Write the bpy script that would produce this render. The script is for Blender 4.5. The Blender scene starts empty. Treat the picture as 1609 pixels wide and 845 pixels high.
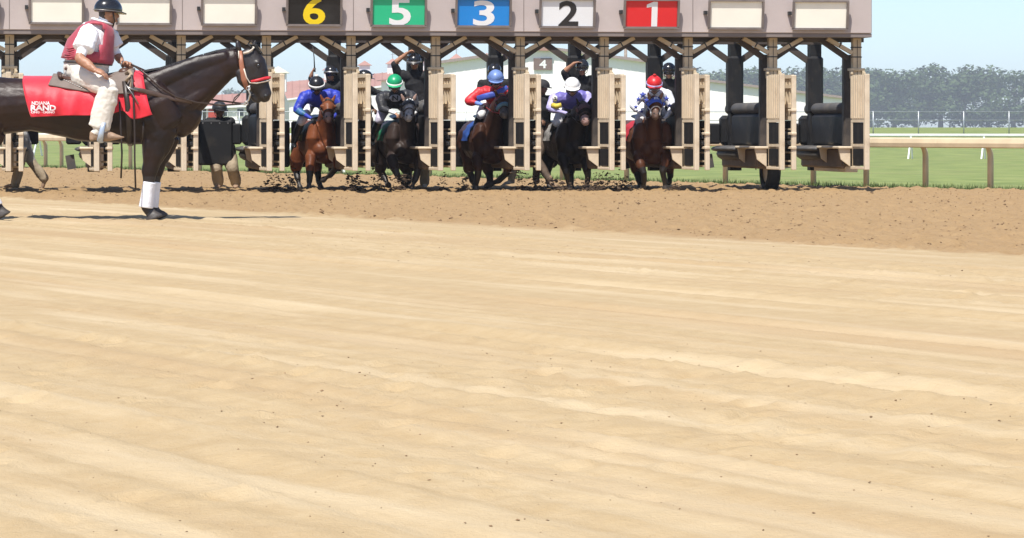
import bpy, math, random
import numpy as np
from mathutils import Vector, Matrix, noise as mnoise

random.seed(7)
rng = np.random.default_rng(7)
sc = bpy.context.scene
col = sc.collection
R = math.radians

# ------------------------------------------------------------ camera, sky, sun
CH, HZ, F = 1.05, 200.0, 4410.0          # eye height, horizon row, focal length in photo pixels
cam = bpy.data.cameras.new('camera')
cam.sensor_width = 36.0
cam.lens = F / 1609 * 36
cam.shift_x = (804.5 - 600) / 1609
cam.shift_y = -(422.5 - HZ) / 1609
cam.clip_start = 0.5
cam.clip_end = 9000
camo = bpy.data.objects.new('camera', cam)
camo.location = (0, 0, CH)
camo.rotation_euler = (R(90), 0, 0)
col.objects.link(camo)
sc.camera = camo

SUN_EL, SUN_AZ = 61.5, 203.0             # azimuth clockwise from +Y: the sun stands behind-left of the camera
sun_vec = Vector((math.sin(R(SUN_AZ)) * math.cos(R(SUN_EL)), math.cos(R(SUN_AZ)) * math.cos(R(SUN_EL)), math.sin(R(SUN_EL))))
w = bpy.data.worlds.new('World')
sc.world = w
w.use_nodes = True
wn = w.node_tree.nodes
sky = wn.new('ShaderNodeTexSky')
sky.sky_type = 'NISHITA'
sky.sun_disc = False
sky.sun_elevation = R(SUN_EL)
sky.sun_rotation = R(SUN_AZ)
sky.air_density = 0.61
sky.dust_density = 0.6
sky.ozone_density = 2.0
wn['Background'].inputs['Strength'].default_value = 0.106
w.node_tree.links.new(sky.outputs[0], wn['Background'].inputs['Color'])
sl = bpy.data.lights.new('sun', 'SUN')
sl.energy = 3.5
sl.angle = R(0.5)
sl.color = (1.0, 0.955, 0.89)
so = bpy.data.objects.new('sun', sl)
so.rotation_euler = (-sun_vec).to_track_quat('-Z', 'Y').to_euler()
so.location = sun_vec * 60
col.objects.link(so)
sc.view_settings.view_transform = 'Standard'
sc.view_settings.look = 'None'
sc.view_settings.exposure = 0.88
sc.view_settings.gamma = 1.0
sc.view_settings.use_curve_mapping = False
sc.cycles.use_denoising = True
sc.cycles.max_bounces = 6
sc.cycles.volume_bounces = 0

# ------------------------------------------------------------ helpers
def V(*a): return Vector(a)
def W(px, py, Y):
    """photo pixel at distance Y -> world point"""
    return Vector(((px - 600) / F * Y, Y, CH - (py - HZ) / F * Y))
def gy(py): return CH * F / (py - HZ)     # distance of flat ground at a row
def srgb(r, g, b):
    f = lambda c: (c / 255 / 12.92) if c / 255 <= 0.04045 else ((c / 255 + 0.055) / 1.055) ** 2.4
    return (f(r), f(g), f(b))

MATS = {}
def mat(name, c, rough=0.6, var=0.12, vscale=8.0, bump=0.0, bscale=40.0, metal=0.0, sheen=0.0, spec=0.5, dirt=None, dscale=3.0, damt=0.5, coat=0.0, stretch=None, c2=None, subs=0.0):
    if name in MATS: return MATS[name]
    m = bpy.data.materials.new(name)
    m.use_nodes = True
    nt = m.node_tree; N = nt.nodes; L = nt.links
    b = N['Principled BSDF']
    tc = N.new('ShaderNodeTexCoord')
    src = tc.outputs['Object']
    if stretch:
        mp = N.new('ShaderNodeMapping'); mp.inputs['Scale'].default_value = stretch
        L.new(src, mp.inputs['Vector']); src = mp.outputs[0]
    n1 = N.new('ShaderNodeTexNoise'); n1.inputs['Scale'].default_value = vscale; n1.inputs['Detail'].default_value = 5
    L.new(src, n1.inputs['Vector'])
    mx = N.new('ShaderNodeMix'); mx.data_type = 'RGBA'
    lo = tuple(max(0, x * (1 - var)) for x in c) if c2 is None else c2
    hi = tuple(min(1, x * (1 + var)) for x in c)
    mx.inputs[6].default_value = (*lo, 1); mx.inputs[7].default_value = (*hi, 1)
    rp = N.new('ShaderNodeMapRange'); rp.inputs[1].default_value = 0.3; rp.inputs[2].default_value = 0.7
    L.new(n1.outputs['Fac'], rp.inputs[0]); L.new(rp.outputs[0], mx.inputs[0])
    out = mx.outputs[2]
    if dirt:
        n2 = N.new('ShaderNodeTexNoise'); n2.inputs['Scale'].default_value = dscale; n2.inputs['Detail'].default_value = 8; n2.inputs['Roughness'].default_value = 0.65
        L.new(tc.outputs['Object'], n2.inputs['Vector'])
        r2 = N.new('ShaderNodeMapRange'); r2.inputs[1].default_value = 0.52; r2.inputs[2].default_value = 0.72; r2.inputs[4].default_value = damt
        L.new(n2.outputs['Fac'], r2.inputs[0])
        m2 = N.new('ShaderNodeMix'); m2.data_type = 'RGBA'
        L.new(r2.outputs[0], m2.inputs[0]); L.new(out, m2.inputs[6]); m2.inputs[7].default_value = (*dirt, 1)
        out = m2.outputs[2]
    L.new(out, b.inputs['Base Color'])
    b.inputs['Roughness'].default_value = rough
    b.inputs['Metallic'].default_value = metal
    b.inputs['Specular IOR Level'].default_value = spec
    if sheen: b.inputs['Sheen Weight'].default_value = sheen
    if coat: b.inputs['Coat Weight'].default_value = coat; b.inputs['Coat Roughness'].default_value = 0.08
    if subs:
        b.inputs['Subsurface Weight'].default_value = subs; b.inputs['Subsurface Radius'].default_value = (0.012, 0.005, 0.003)
    if bump:
        n3 = N.new('ShaderNodeTexNoise'); n3.inputs['Scale'].default_value = bscale; n3.inputs['Detail'].default_value = 4
        L.new(src, n3.inputs['Vector'])
        bp = N.new('ShaderNodeBump'); bp.inputs['Strength'].default_value = bump; bp.inputs['Distance'].default_value = 0.02
        L.new(n3.outputs['Fac'], bp.inputs['Height']); L.new(bp.outputs[0], b.inputs['Normal'])
    MATS[name] = m
    return m

def base_of(o):
    v = Vector((0, 0, 0))
    while o is not None:
        v += o.location; o = o.parent
    return v

def link(name, me, parent=None, loc=None, rot=None):
    o = bpy.data.objects.new(name, me)
    col.objects.link(o)
    if parent is not None: o.parent = parent
    if loc is not None: o.location = loc
    if rot is not None: o.rotation_euler = rot
    return o

def tag(o, label=None, cat=None, group=None, kind=None):
    if label: o['label'] = label
    if cat: o['category'] = cat
    if group: o['group'] = group
    if kind: o['kind'] = kind
    return o

def thing(name, label, cat, loc, rz=0.0, group=None):
    o = link(name, None, None, loc, (0, 0, rz))
    o.empty_display_size = 0.2
    return tag(o, label, cat, group)

class MB:
    """collects faces; build() links them as ONE mesh object"""
    def __init__(s): s.v = []; s.f = []; s.m = []; s.mi = 0
    def add(s, vs, fs):
        k = len(s.v); s.v += [tuple(x) for x in vs]
        for f in fs: s.f.append(tuple(i + k for i in f)); s.m.append(s.mi)
        return s
    def box(s, x0, x1, y0, y1, z0, z1, bev=0.0):
        if bev <= 0:
            vs = [(x, y, z) for z in (z0, z1) for y in (y0, y1) for x in (x0, x1)]
            return s.add(vs, [(0, 2, 3, 1), (4, 5, 7, 6), (0, 1, 5, 4), (2, 6, 7, 3), (0, 4, 6, 2), (1, 3, 7, 5)])
        b = min(bev, (x1 - x0) * .45, (y1 - y0) * .45, (z1 - z0) * .45)
        X = (x0, x0 + b, x1 - b, x1); Y = (y0, y0 + b, y1 - b, y1); Z = (z0, z0 + b, z1 - b, z1)
        rings = []
        def ring(k, z):
            a, c = (0, 3) if k == 0 else (1, 2)
            if k == 0: p = [(X[1], Y[0]), (X[2], Y[0]), (X[3], Y[1]), (X[3], Y[2]), (X[2], Y[3]), (X[1], Y[3]), (X[0], Y[2]), (X[0], Y[1])]
            else: p = [(X[1], Y[1]), (X[2], Y[1]), (X[2], Y[1]), (X[2], Y[2]), (X[2], Y[2]), (X[1], Y[2]), (X[1], Y[2]), (X[1], Y[1])]
            return [(x, y, z) for x, y in p]
        vs = ring(0, Z[1]) + ring(0, Z[2])
        fs = [(i, (i + 1) % 8, (i + 1) % 8 + 8, i + 8) for i in range(8)]
        q = [(X[1], Y[1], Z[0]), (X[2], Y[1], Z[0]), (X[2], Y[2], Z[0]), (X[1], Y[2], Z[0])]
        t = [(a, b2, Z[3]) for a, b2, _ in q]
        vs += q + t
        for k, o, flip in ((0, 16, 1), (8, 20, 0)):
            L = [(k, k + 1, o + 1, o), (k + 1, k + 2, o + 1), (k + 2, k + 3, o + 2, o + 1), (k + 3, k + 4, o + 2), (k + 4, k + 5, o + 3, o + 2), (k + 5, k + 6, o + 3), (k + 6, k + 7, o, o + 3), (k + 7, k, o), (o, o + 1, o + 2, o + 3)]
            fs += [tuple(reversed(f)) if flip else f for f in L]
        return s.add(vs, fs)
    def bar(s, p, q, wx, wy, up=(0, 0, 1)):
        """rectangular bar from p to q"""
        p, q = Vector(p), Vector(q); t = (q - p).normalized(); u = Vector(up)
        a = t.cross(u)
        if a.length < 1e-4: a = t.cross(Vector((0, 1, 0)))
        a.normalize(); b = a.cross(t).normalized()
        vs = [c + a * (i * wx / 2) + b * (j * wy / 2) for c in (p, q) for i, j in ((-1, -1), (1, -1), (1, 1), (-1, 1))]
        return s.add(vs, [(3, 2, 1, 0), (4, 5, 6, 7), (0, 1, 5, 4), (1, 2, 6, 5), (2, 3, 7, 6), (3, 0, 4, 7)])
    def tube(s, pts, r, n=8, cap=True, side=None):
        pts = [Vector(p) for p in pts]
        rr = r if hasattr(r, '__len__') else [r] * len(pts)
        ref = Vector(side) if side else Vector((0.31, 0.52, 0.79))
        k0 = len(s.v); vs = []
        for i, p in enumerate(pts):
            t = (pts[min(i + 1, len(pts) - 1)] - pts[max(i - 1, 0)]).normalized()
            a = ref - t * ref.dot(t)
            if a.length < 1e-3: a = Vector((1, 0, 0)) - t * t.x
            a.normalize(); b = t.cross(a)
            ri = rr[i]; ra, rb = (ri if hasattr(ri, '__len__') else (ri, ri))
            for j in range(n):
                an = 2 * math.pi * j / n
                vs.append(p + a * (math.cos(an) * ra) + b * (math.sin(an) * rb))
        fs = []
        for i in range(len(pts) - 1):
            for j in range(n):
                fs.append((i * n + j, i * n + (j + 1) % n, (i + 1) * n + (j + 1) % n, (i + 1) * n + j))
        if cap:
            fs.append(tuple(reversed(range(n)))); fs.append(tuple((len(pts) - 1) * n + j for j in range(n)))
        return s.add(vs, fs)
    def ball(s, c, rx, ry=None, rz=None, axes=None, nu=12, nv=8, lo=-1.0):
        ry = ry or rx; rz = rz or rx; c = Vector(c)
        ax = axes or (Vector((1, 0, 0)), Vector((0, 1, 0)), Vector((0, 0, 1)))
        vs = []
        t0 = math.asin(lo) if lo > -1 else -math.pi / 2
        for i in range(nv + 1):
            ph = t0 + (math.pi / 2 - t0) * i / nv
            for j in range(nu):
                th = 2 * math.pi * j / nu
                vs.append(c + ax[0] * (rx * math.cos(ph) * math.cos(th)) + ax[1] * (ry * math.cos(ph) * math.sin(th)) + ax[2] * (rz * math.sin(ph)))
        fs = [(i * nu + j, i * nu + (j + 1) % nu, (i + 1) * nu + (j + 1) % nu, (i + 1) * nu + j) for i in range(nv) for j in range(nu)]
        fs.append(tuple(reversed(range(nu))))
        return s.add(vs, fs)
    def mesh(s, name, mats, off=None, smooth=False):
        me = bpy.data.meshes.new(name)
        vs = s.v if off is None else [(x - off[0], y - off[1], z - off[2]) for x, y, z in s.v]
        me.from_pydata(vs, [], s.f)
        for m in (mats if isinstance(mats, (list, tuple)) else [mats]): me.materials.append(m)
        if isinstance(mats, (list, tuple)) and len(mats) > 1: me.polygons.foreach_set('material_index', s.m)
        if smooth: me.polygons.foreach_set('use_smooth', [True] * len(me.polygons))
        me.validate(); me.update()
        return me
    def build(s, name, mats, parent=None, smooth=False, world=False):
        off = base_of(parent) if (world and parent is not None) else None
        return link(name, s.mesh(name, mats, off, smooth), parent)

class Org:
    """organic body: closed lofts and balls fused into ONE continuous skin"""
    def __init__(s): s.mb = MB(); s.seg = []
    def loft(s, pts, ra, rb=None, side=(1, 0, 0), m=0, n=14, cap=0.75):
        pts = [Vector(p) for p in pts]; k = len(pts)
        rb = rb or ra
        ra = list(ra) if hasattr(ra, '__len__') else [ra] * k
        rb = list(rb) if hasattr(rb, '__len__') else [rb] * k
        # rounded ends
        t0 = (pts[0] - pts[1]).normalized(); t1 = (pts[-1] - pts[-2]).normalized()
        e0, e1 = min(ra[0], rb[0]) * cap, min(ra[-1], rb[-1]) * cap
        P = [pts[0] + t0 * e0, pts[0] + t0 * e0 * .75] + pts + [pts[-1] + t1 * e1 * .75, pts[-1] + t1 * e1]
        A = [ra[0] * .25, ra[0] * .7] + ra + [ra[-1] * .7, ra[-1] * .25]
        B = [rb[0] * .25, rb[0] * .7] + rb + [rb[-1] * .7, rb[-1] * .25]
        s.mb.tube(P, list(zip(A, B)), n, True, side)
        for i in range(k - 1):
            s.seg.append((pts[i], pts[i + 1], (ra[i] + rb[i]) / 2, (ra[i + 1] + rb[i + 1]) / 2, m))
        return s
    def ball(s, c, r, m=0, axes=None):
        r = r if hasattr(r, '__len__') else (r, r, r)
        s.mb.ball(c, *r, axes=axes, nu=14, nv=10)
        c = Vector(c); rm = sum(r) / 3
        s.seg.append((c, c + Vector((0, 0, 1e-3)), rm, rm, m))
        return s
    def bake(s, name, mats, parent, voxel=0.012, it=4, fac=0.5, lump=0.0, lscale=9.0):
        off = base_of(parent) if parent is not None else Vector((0, 0, 0))
        tmp = link('tmp', s.mb.mesh('tmp', [mats[0]]))
        m = tmp.modifiers.new('r', 'REMESH'); m.mode = 'VOXEL'; m.voxel_size = voxel
        m = tmp.modifiers.new('s', 'SMOOTH'); m.factor = fac; m.iterations = it
        dg = bpy.context.evaluated_depsgraph_get()
        me = bpy.data.meshes.new_from_object(tmp.evaluated_get(dg))
        bpy.data.objects.remove(tmp)
        n = len(me.vertices); co = np.empty(n * 3); me.vertices.foreach_get('co', co); co = co.reshape(-1, 3)
        if lump:
            nr = np.empty(n * 3); me.vertices.foreach_get('normal', nr); nr = nr.reshape(-1, 3)
            d = np.zeros(n)
            for q_, am in ((1.0, 1.0), (2.3, .55), (5.1, .28)):
                x, y, z = (co * lscale * q_ + 50).T
                d += am * ((vnoise(x + .31 * z, y + .57 * z, 3) + vnoise(y * .9 + .3 * x, z + .2 * y, 5) + vnoise(z + .4 * y, x - .3 * z, 9)) / 1.5 - 1.0)
            co = co + nr * (d * lump)[:, None]
        nf = len(me.polygons); fc = np.empty(nf * 3); me.polygons.foreach_get('center', fc); fc = fc.reshape(-1, 3)
        best = np.full(nf, 1e9); idx = np.zeros(nf, int)
        for p, q, r0, r1, mi in s.seg:
            p = np.array(p); q = np.array(q); d = q - p; L = max(d @ d, 1e-12)
            t = np.clip(((fc - p) @ d) / L, 0, 1)
            dist = np.linalg.norm(fc - (p + t[:, None] * d), axis=1) - (r0 + (r1 - r0) * t)
            k = dist < best; best[k] = dist[k]; idx[k] = mi
        me.vertices.foreach_set('co', (co - np.array(off)).ravel())
        me.materials.clear()
        for x in mats: me.materials.append(x)
        me.polygons.foreach_set('material_index', idx.astype(np.int32))
        me.polygons.foreach_set('use_smooth', [True] * nf)
        me.update(); me.name = name
        return link(name, me, parent)

def text_shape(body, size, bold=0.0, ext=0.0):
    cu = bpy.data.curves.new('t', 'FONT'); cu.body = body; cu.size = size; cu.offset = bold; cu.extrude = ext
    cu.align_x = 'CENTER'; cu.align_y = 'CENTER'; cu.resolution_u = 4
    o = link('t', cu)
    me = bpy.data.meshes.new_from_object(o.evaluated_get(bpy.context.evaluated_depsgraph_get()))
    vs = [tuple(v.co) for v in me.vertices]; fs = [tuple(p.vertices) for p in me.polygons]
    bpy.data.objects.remove(o); bpy.data.curves.remove(cu); bpy.data.meshes.remove(me)
    xs = [v[0] for v in vs]; ys = [v[1] for v in vs]
    cx, cy = (min(xs) + max(xs)) / 2, (min(ys) + max(ys)) / 2
    return [(x - cx, y - cy, z) for x, y, z in vs], fs, max(xs) - min(xs), max(ys) - min(ys)

def vnoise(x, y, seed=0):
    """smooth value noise for arrays"""
    xi = np.floor(x).astype(np.int64); yi = np.floor(y).astype(np.int64); fx = x - xi; fy = y - yi
    fx = fx * fx * (3 - 2 * fx); fy = fy * fy * (3 - 2 * fy)
    def h(a, b):
        n = (a * 374761393 + b * 668265263 + seed * 1442695) & 0x7fffffff
        n = ((n ^ (n >> 13)) * 1274126177) & 0x7fffffff
        n = ((n ^ (n >> 16)) * 2246822519) & 0x7fffffff
        return (n & 0xffff) / 65535.0
    a, b, c, d = h(xi, yi), h(xi + 1, yi), h(xi, yi + 1), h(xi + 1, yi + 1)
    return (a + (b - a) * fx) * (1 - fy) + (c + (d - c) * fx) * fy
def sstep(a, b, x):
    t = np.clip((x - a) / (b - a), 0, 1); return t * t * (3 - 2 * t)

# ------------------------------------------------------------ the setting
# the track and its inside rail run diagonally: direction TD, rail line through R0, edge of the packed sand through S0
R0 = Vector((6.25, 52.6, 0)); RD = Vector((15.4, -20.9, 0)).normalized(); RN = Vector((-RD.y, RD.x, 0))      # RN points to the infield
S0 = Vector((3.54, 26.0, 0)); SD = Vector((9.27, -16.1, 0)).normalized(); SN = Vector((-SD.y, SD.x, 0))

def track_material():
    m = bpy.data.materials.new('track_dirt'); m.use_nodes = True
    nt = m.node_tree; N = nt.nodes; L = nt.links; b = N['Principled BSDF']
    g = N.new('ShaderNodeNewGeometry')
    def dot(vec, off):
        d = N.new('ShaderNodeVectorMath'); d.operation = 'DOT_PRODUCT'; d.inputs[1].default_value = vec
        L.new(g.outputs['Position'], d.inputs[0])
        a = N.new('ShaderNodeMath'); a.operation = 'SUBTRACT'; a.inputs[1].default_value = off
        L.new(d.outputs['Value'], a.inputs[0]); return a.outputs[0]
    def noise(scale, detail=6, rough=0.6, stretch=None):
        n = N.new('ShaderNodeTexNoise'); n.inputs['Scale'].default_value = scale; n.inputs['Detail'].default_value = detail; n.inputs['Roughness'].default_value = rough
        src = g.outputs['Position']
        if stretch:
            mp = N.new('ShaderNodeMapping'); mp.inputs['Rotation'].default_value = (0, 0, -math.atan2(SD.y, SD.x)); mp.inputs['Scale'].default_value = stretch
            # rotate first, then stretch along the track
            mp.vector_type = 'POINT'
            r = N.new('ShaderNodeVectorRotate'); r.rotation_type = 'Z_AXIS'; r.inputs['Angle'].default_value = -math.atan2(SD.y, SD.x)
            L.new(src, r.inputs['Vector']); mp.inputs['Rotation'].default_value = (0, 0, 0)
            L.new(r.outputs[0], mp.inputs['Vector']); src = mp.outputs[0]
        L.new(src, n.inputs['Vector']); return n.outputs['Fac']
    def math_(op, a, bv):
        n = N.new('ShaderNodeMath'); n.operation = op
        for i, x in enumerate((a, bv)):
            if isinstance(x, (int, float)): n.inputs[i].default_value = x
            else: L.new(x, n.inputs[i])
        return n.outputs[0]
    def rng_(v, a, c, lo=0.0, hi=1.0):
        n = N.new('ShaderNodeMapRange'); n.inputs[1].default_value = a; n.inputs[2].default_value = c; n.inputs[3].default_value = lo; n.inputs[4].default_value = hi
        L.new(v, n.inputs[0]); return n.outputs[0]
    def mix(f, a, c):
        n = N.new('ShaderNodeMix'); n.data_type = 'RGBA'
        L.new(f, n.inputs[0])
        for i, x in ((6, a), (7, c)):
            if isinstance(x, tuple): n.inputs[i].default_value = (*x, 1)
            else: L.new(x, n.inputs[i])
        return n.outputs[2]
    s = dot(SN, S0.dot(SN))
    s = math_('ADD', s, rng_(noise(1.6, 8, 0.7), 0, 1, -0.7, 0.7))
    zone = rng_(s, -0.22, 0.22)                                      # 0 packed pale sand, 1 harrowed brown loam
    fine = noise(38, 5, 0.7); mid = noise(5.5, 7, 0.68); streak = noise(1.0, 6, 0.6, (0.22, 2.6, 1)); spk = noise(20, 4, 0.75)
    sand = mix(rng_(mid, 0.3, 0.72), (0.455, 0.348, 0.205), (0.39, 0.285, 0.155))
    sand = mix(rng_(streak, 0.48, 0.68), sand, (0.51, 0.405, 0.255))
    sand = mix(rng_(noise(0.5, 5, 0.6, (0.12, 1.5, 1)), 0.50, 0.66, 0, 0.55), sand, (0.38, 0.26, 0.14))
    sand = mix(rng_(spk, 0.66, 0.76, 0, 0.45), sand, (0.27, 0.17, 0.085))
    loam = mix(rng_(mid, 0.32, 0.7), (0.345, 0.235, 0.122), (0.265, 0.172, 0.086))
    loam = mix(rng_(fine, 0.35, 0.7, 0, 0.6), loam, (0.385, 0.255, 0.125))
    loam = mix(rng_(spk, 0.58, 0.70, 0, 0.7), loam, (0.15, 0.090, 0.045))
    L.new(mix(zone, sand, loam), b.inputs['Base Color'])
    b.inputs['Roughness'].default_value = 0.95; b.inputs['Specular IOR Level'].default_value = 0.15
    h = math_('ADD', math_('MULTIPLY', fine, 0.5), math_('MULTIPLY', noise(95, 3, 0.6), 0.25))
    h = math_('ADD', h, math_('MULTIPLY', mid, 0.7))
    bp = N.new('ShaderNodeBump'); bp.inputs['Strength'].default_value = 0.55; bp.inputs['Distance'].default_value = 0.03
    L.new(h, bp.inputs['Height']); L.new(bp.outputs[0], b.inputs['Normal'])
    return m
TRACK = track_material()

def ruts(a, cross, along):
    """wheel ruts and harrow lines: cross = metres over the track, along = metres along it"""
    h = np.zeros_like(cross)
    for c, wd, dp, sd in ((-1.9, .16, .018, 1), (-2.45, .12, .014, 2), (-3.3, .2, .022, 3), (-4.1, .14, .016, 4), (-4.35, .1, .012, 5), (-5.6, .22, .02, 6), (-6.9, .15, .016, 7), (-8.6, .2, .02, 8), (-10.4, .16, .016, 9), (-12.2, .2, .018, 10)):
        wob = (vnoise(along * .18, along * 0 + sd * 7.3, sd) - .5) * .5
        d = (cross - c - wob) / wd
        broken = 0.35 + 0.65 * sstep(.3, .6, vnoise(along * .55, cross * 0 + sd, sd + 40))
        h += dp * broken * (np.exp(-((np.abs(d) - 1.0) ** 2) * 5) - 1.1 * np.exp(-d * d * 2.0))
    return h

def prints(X, Y, seed, cell=.55):
    """hoof prints: shallow dents with a raised rim, jittered inside their cells"""
    ci, cj = np.floor(X / cell), np.floor(Y / cell)
    h1, h2, h3 = vnoise(ci * 1.0, cj * 1.0, seed), vnoise(ci * 1.0, cj * 1.0, seed + 1), vnoise(ci * 1.0, cj * 1.0, seed + 2)
    dx = X - (ci + .3 + .4 * h1) * cell; dy = Y - (cj + .3 + .4 * h2) * cell
    r = np.sqrt(dx * dx + (dy * .85) ** 2) / (.055 + .025 * h3)
    return (h3 > .5) * (-.020 * np.exp(-r ** 4) + .012 * np.exp(-((r - 1.25) / .35) ** 2))

def track_height(X, Y):
    s = (X - S0.x) * SN.x + (Y - S0.y) * SN.y
    al = (X - S0.x) * SD.x + (Y - S0.y) * SD.y
    rail = (X - R0.x) * RN.x + (Y - R0.y) * RN.y
    loam = sstep(-.25, .35, s + (vnoise(X * 1.3, Y * 1.3, 3) - .5) * .9)
    h = 0.008 * (vnoise(X * .35, Y * .35, 11) - .5)
    # packed sand: long low ridges left by the float, soft
    h += (1 - loam) * (.007 * (vnoise(s * 2.2, al * .09, 5) - .5) + .006 * (vnoise(s * 6.0, al * .25, 6) - .5) + ruts(0, s, al))
    churn = sstep(.45, .75, vnoise(s * .45, al * .16, 17)) * sstep(-1.2, -2.6, s)
    h += (1 - loam) * churn * (.018 * (vnoise(X * 5, Y * 5, 18) - .5) + .024 * (vnoise(X * 11, Y * 11, 19) - .5))
    h += (1 - loam) * sstep(.42, .62, vnoise(s * .3 + 9, al * .12, 23)) * sstep(-1.6, -3.0, s) * (prints(X, Y, 51) + prints(X + .27, Y + .31, 61, .62))
    h += (1 - loam) * .005 * (vnoise(X * 16, Y * 16, 20) - .5)
    # straight grooming lines left by the float
    gm = sstep(.35, .6, vnoise(s * .5 + 3, al * .05, 27))
    h += (1 - loam) * gm * (.0045 * np.sin(s * 2 * math.pi / .21 + 1.2 * vnoise(al * .25, s * .4, 28)) + .004 * np.sin(s * 2 * math.pi / .53))
    # harrowed loam: clods and furrows
    h += loam * (.036 * (vnoise(X * 4.2, Y * 2.4, 7) - .5) + .048 * (vnoise(X * 9, Y * 6, 8) - .5) + .030 * np.maximum(0, vnoise(X * 15, Y * 12, 9) - .60) * 3 + .012 * (vnoise(s * 9, al * .5, 10) - .5))
    h -= .16 * sstep(-.15, .35, rail)
    return h

XS = np.arange(-13.0, 17.0, 0.042)
ys = [4.0]
while ys[-1] < 79: ys.append(ys[-1] * 1.0 + max(0.02, ys[-1] * 0.0042))
YS = np.array(ys)
GX, GY = np.meshgrid(XS, YS)
GH = track_height(GX, GY)
edge = np.minimum(np.minimum(GX - XS[0], XS[-1] - GX), np.minimum(GY - YS[0], YS[-1] - GY))
GH -= .14 * (1 - sstep(0, .5, edge))
def grid_obj(name, X, Y, Z, m):
    r, c = X.shape
    me = bpy.data.meshes.new(name)
    me.vertices.add(r * c); me.vertices.foreach_set('co', np.stack([X, Y, Z], -1).astype(np.float32).ravel())
    i = np.arange(r * c).reshape(r, c)
    q = np.stack([i[:-1, :-1], i[:-1, 1:], i[1:, 1:], i[1:, :-1]], -1).reshape(-1, 4)
    n = len(q)
    me.loops.add(n * 4); me.loops.foreach_set('vertex_index', q.ravel().astype(np.int32))
    me.polygons.add(n); me.polygons.foreach_set('loop_start', (np.arange(n) * 4).astype(np.int32))
    me.polygons.foreach_set('use_smooth', [True] * n)
    me.materials.append(m); me.update(calc_edges=True); me.validate()
    return link(name, me)
tag(grid_obj('dirt_track', GX, GY, GH, TRACK), kind='structure', label='pale packed sand and harrowed brown loam of the race track')
mb = MB(); mb.add([(-500, -60, -.13), (160, -60, -.13), (160, 20, -.13), (-500, 760, -.13)], [(0, 1, 2, 3)])
tag(mb.build('track_base', TRACK), kind='structure', label='plain sand of the track running on out of view')

# infield turf: flat beside the rail, rising gently to the barns
GRASS = mat('infield_grass', (0.195, 0.225, 0.075), 0.9, 0.3, 0.9, 0.6, 25, spec=0.2, dirt=(0.24, 0.235, 0.10), dscale=0.35, damt=0.75, c2=(0.135, 0.18, 0.055))
def infield_z(Y): return 1.02 * sstep(96.0, 205.0, Y)
ts = np.concatenate([-np.geomspace(1150, 30, 40), np.arange(-28, 62, 2.0)])
ns = np.concatenate([[0.22, 0.5, 1, 2, 3.5, 5.5, 8, 12], np.arange(16, 170, 6.0), np.geomspace(175, 1900, 22)])
T, Nn = np.meshgrid(ts, ns)
IX = R0.x + RD.x * T + RN.x * Nn; IY = R0.y + RD.y * T + RN.y * Nn
IZ = infield_z(IY) + .05 * (vnoise(IX * .4, IY * .4, 31) - .5) * sstep(0, 3, Nn)
tag(grid_obj('infield', IX, IY, IZ, GRASS), kind='structure', label='mown green infield turf beyond the inside rail')

# weedy fringe under the rail
BLADE = mat('grass_blade', (0.10, 0.14, 0.045), 0.8, 0.4, 3.0, c2=(0.06, 0.10, 0.03), spec=0.2)
mb = MB()
for i in range(9000):
    t = rng.uniform(-26, 14); n = abs(rng.normal(0, .35)) + .05
    p = R0 + RD * t + RN * n
    h = rng.uniform(.04, .12) * (1.15 - min(n, 1)); a = rng.uniform(0, 6.28); lw = .010
    dx, dy = math.cos(a) * lw, math.sin(a) * lw; bx, by = rng.normal(0, .035, 2)
    mb.add([(p.x - dx, p.y - dy, -.05), (p.x + dx, p.y + dy, -.05), (p.x + bx, p.y + by, h)], [(0, 1, 2)])
tag(mb.build('grass_fringe', BLADE), kind='stuff', label='ragged green weeds growing along the foot of the rail', cat='grass')

# ------------------------------------------------------------ inside rail (beige gooseneck)
RAILM = mat('rail_cream', (0.62, 0.50, 0.33), 0.5, 0.1, 3, 0.05, 30, dirt=(0.38, 0.29, 0.19), dscale=2.2, damt=0.5)
rail = thing('track_rail', 'cream inside rail on gooseneck posts between dirt track and infield', 'rail', R0)
def on_rail(px):
    k = (px - 600) / F
    t = (k * R0.y - R0.x) / (RD.x - k * RD.y)
    return R0 + RD * t
mb = MB()
prof = [(.16, .83), (.14, .865), (.02, .875), (-.06, .85), (-.085, .78), (-.075, .715), (-.05, .70), (-.045, .74), (-.03, .80), (.10, .82)]
A, B = on_rail(-140) , on_rail(1900)
steps = 40
vs = []; fs = []
for i in range(steps + 1):
    p = A.lerp(B, i / steps)
    vs += [p + RN * a + Vector((0, 0, z)) for a, z in prof]
k = len(prof)
for i in range(steps): fs += [(i * k + j, i * k + (j + 1) % k, (i + 1) * k + (j + 1) % k, (i + 1) * k + j) for j in range(k)]
fs += [tuple(range(k)), tuple(steps * k + j for j in reversed(range(k)))]
mb.add(vs, fs); mb.build('rail_beam', RAILM, rail, world=True)
pm = MB(); pm.tube([(0, 0, -.12), (0, 0, .50), (-.005, 0, .60), (-.04, 0, .69), (-.11, 0, .76), (-.20, 0, .79)], [.052, .052, .05, .047, .042, .038], 10)
pm = pm.mesh('post', RAILM, smooth=True)
for px in (-60, 8, 58, 83, 136, 191, 262, 300, 404, 455, 520, 584, 660, 778, 868, 969, 1124, 1183, 1262, 1345, 1438, 1540):
    p = on_rail(px) + RN * .26
    link('post', pm, rail, p - R0, (0, 0, math.atan2(RN.y, RN.x)))

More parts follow.
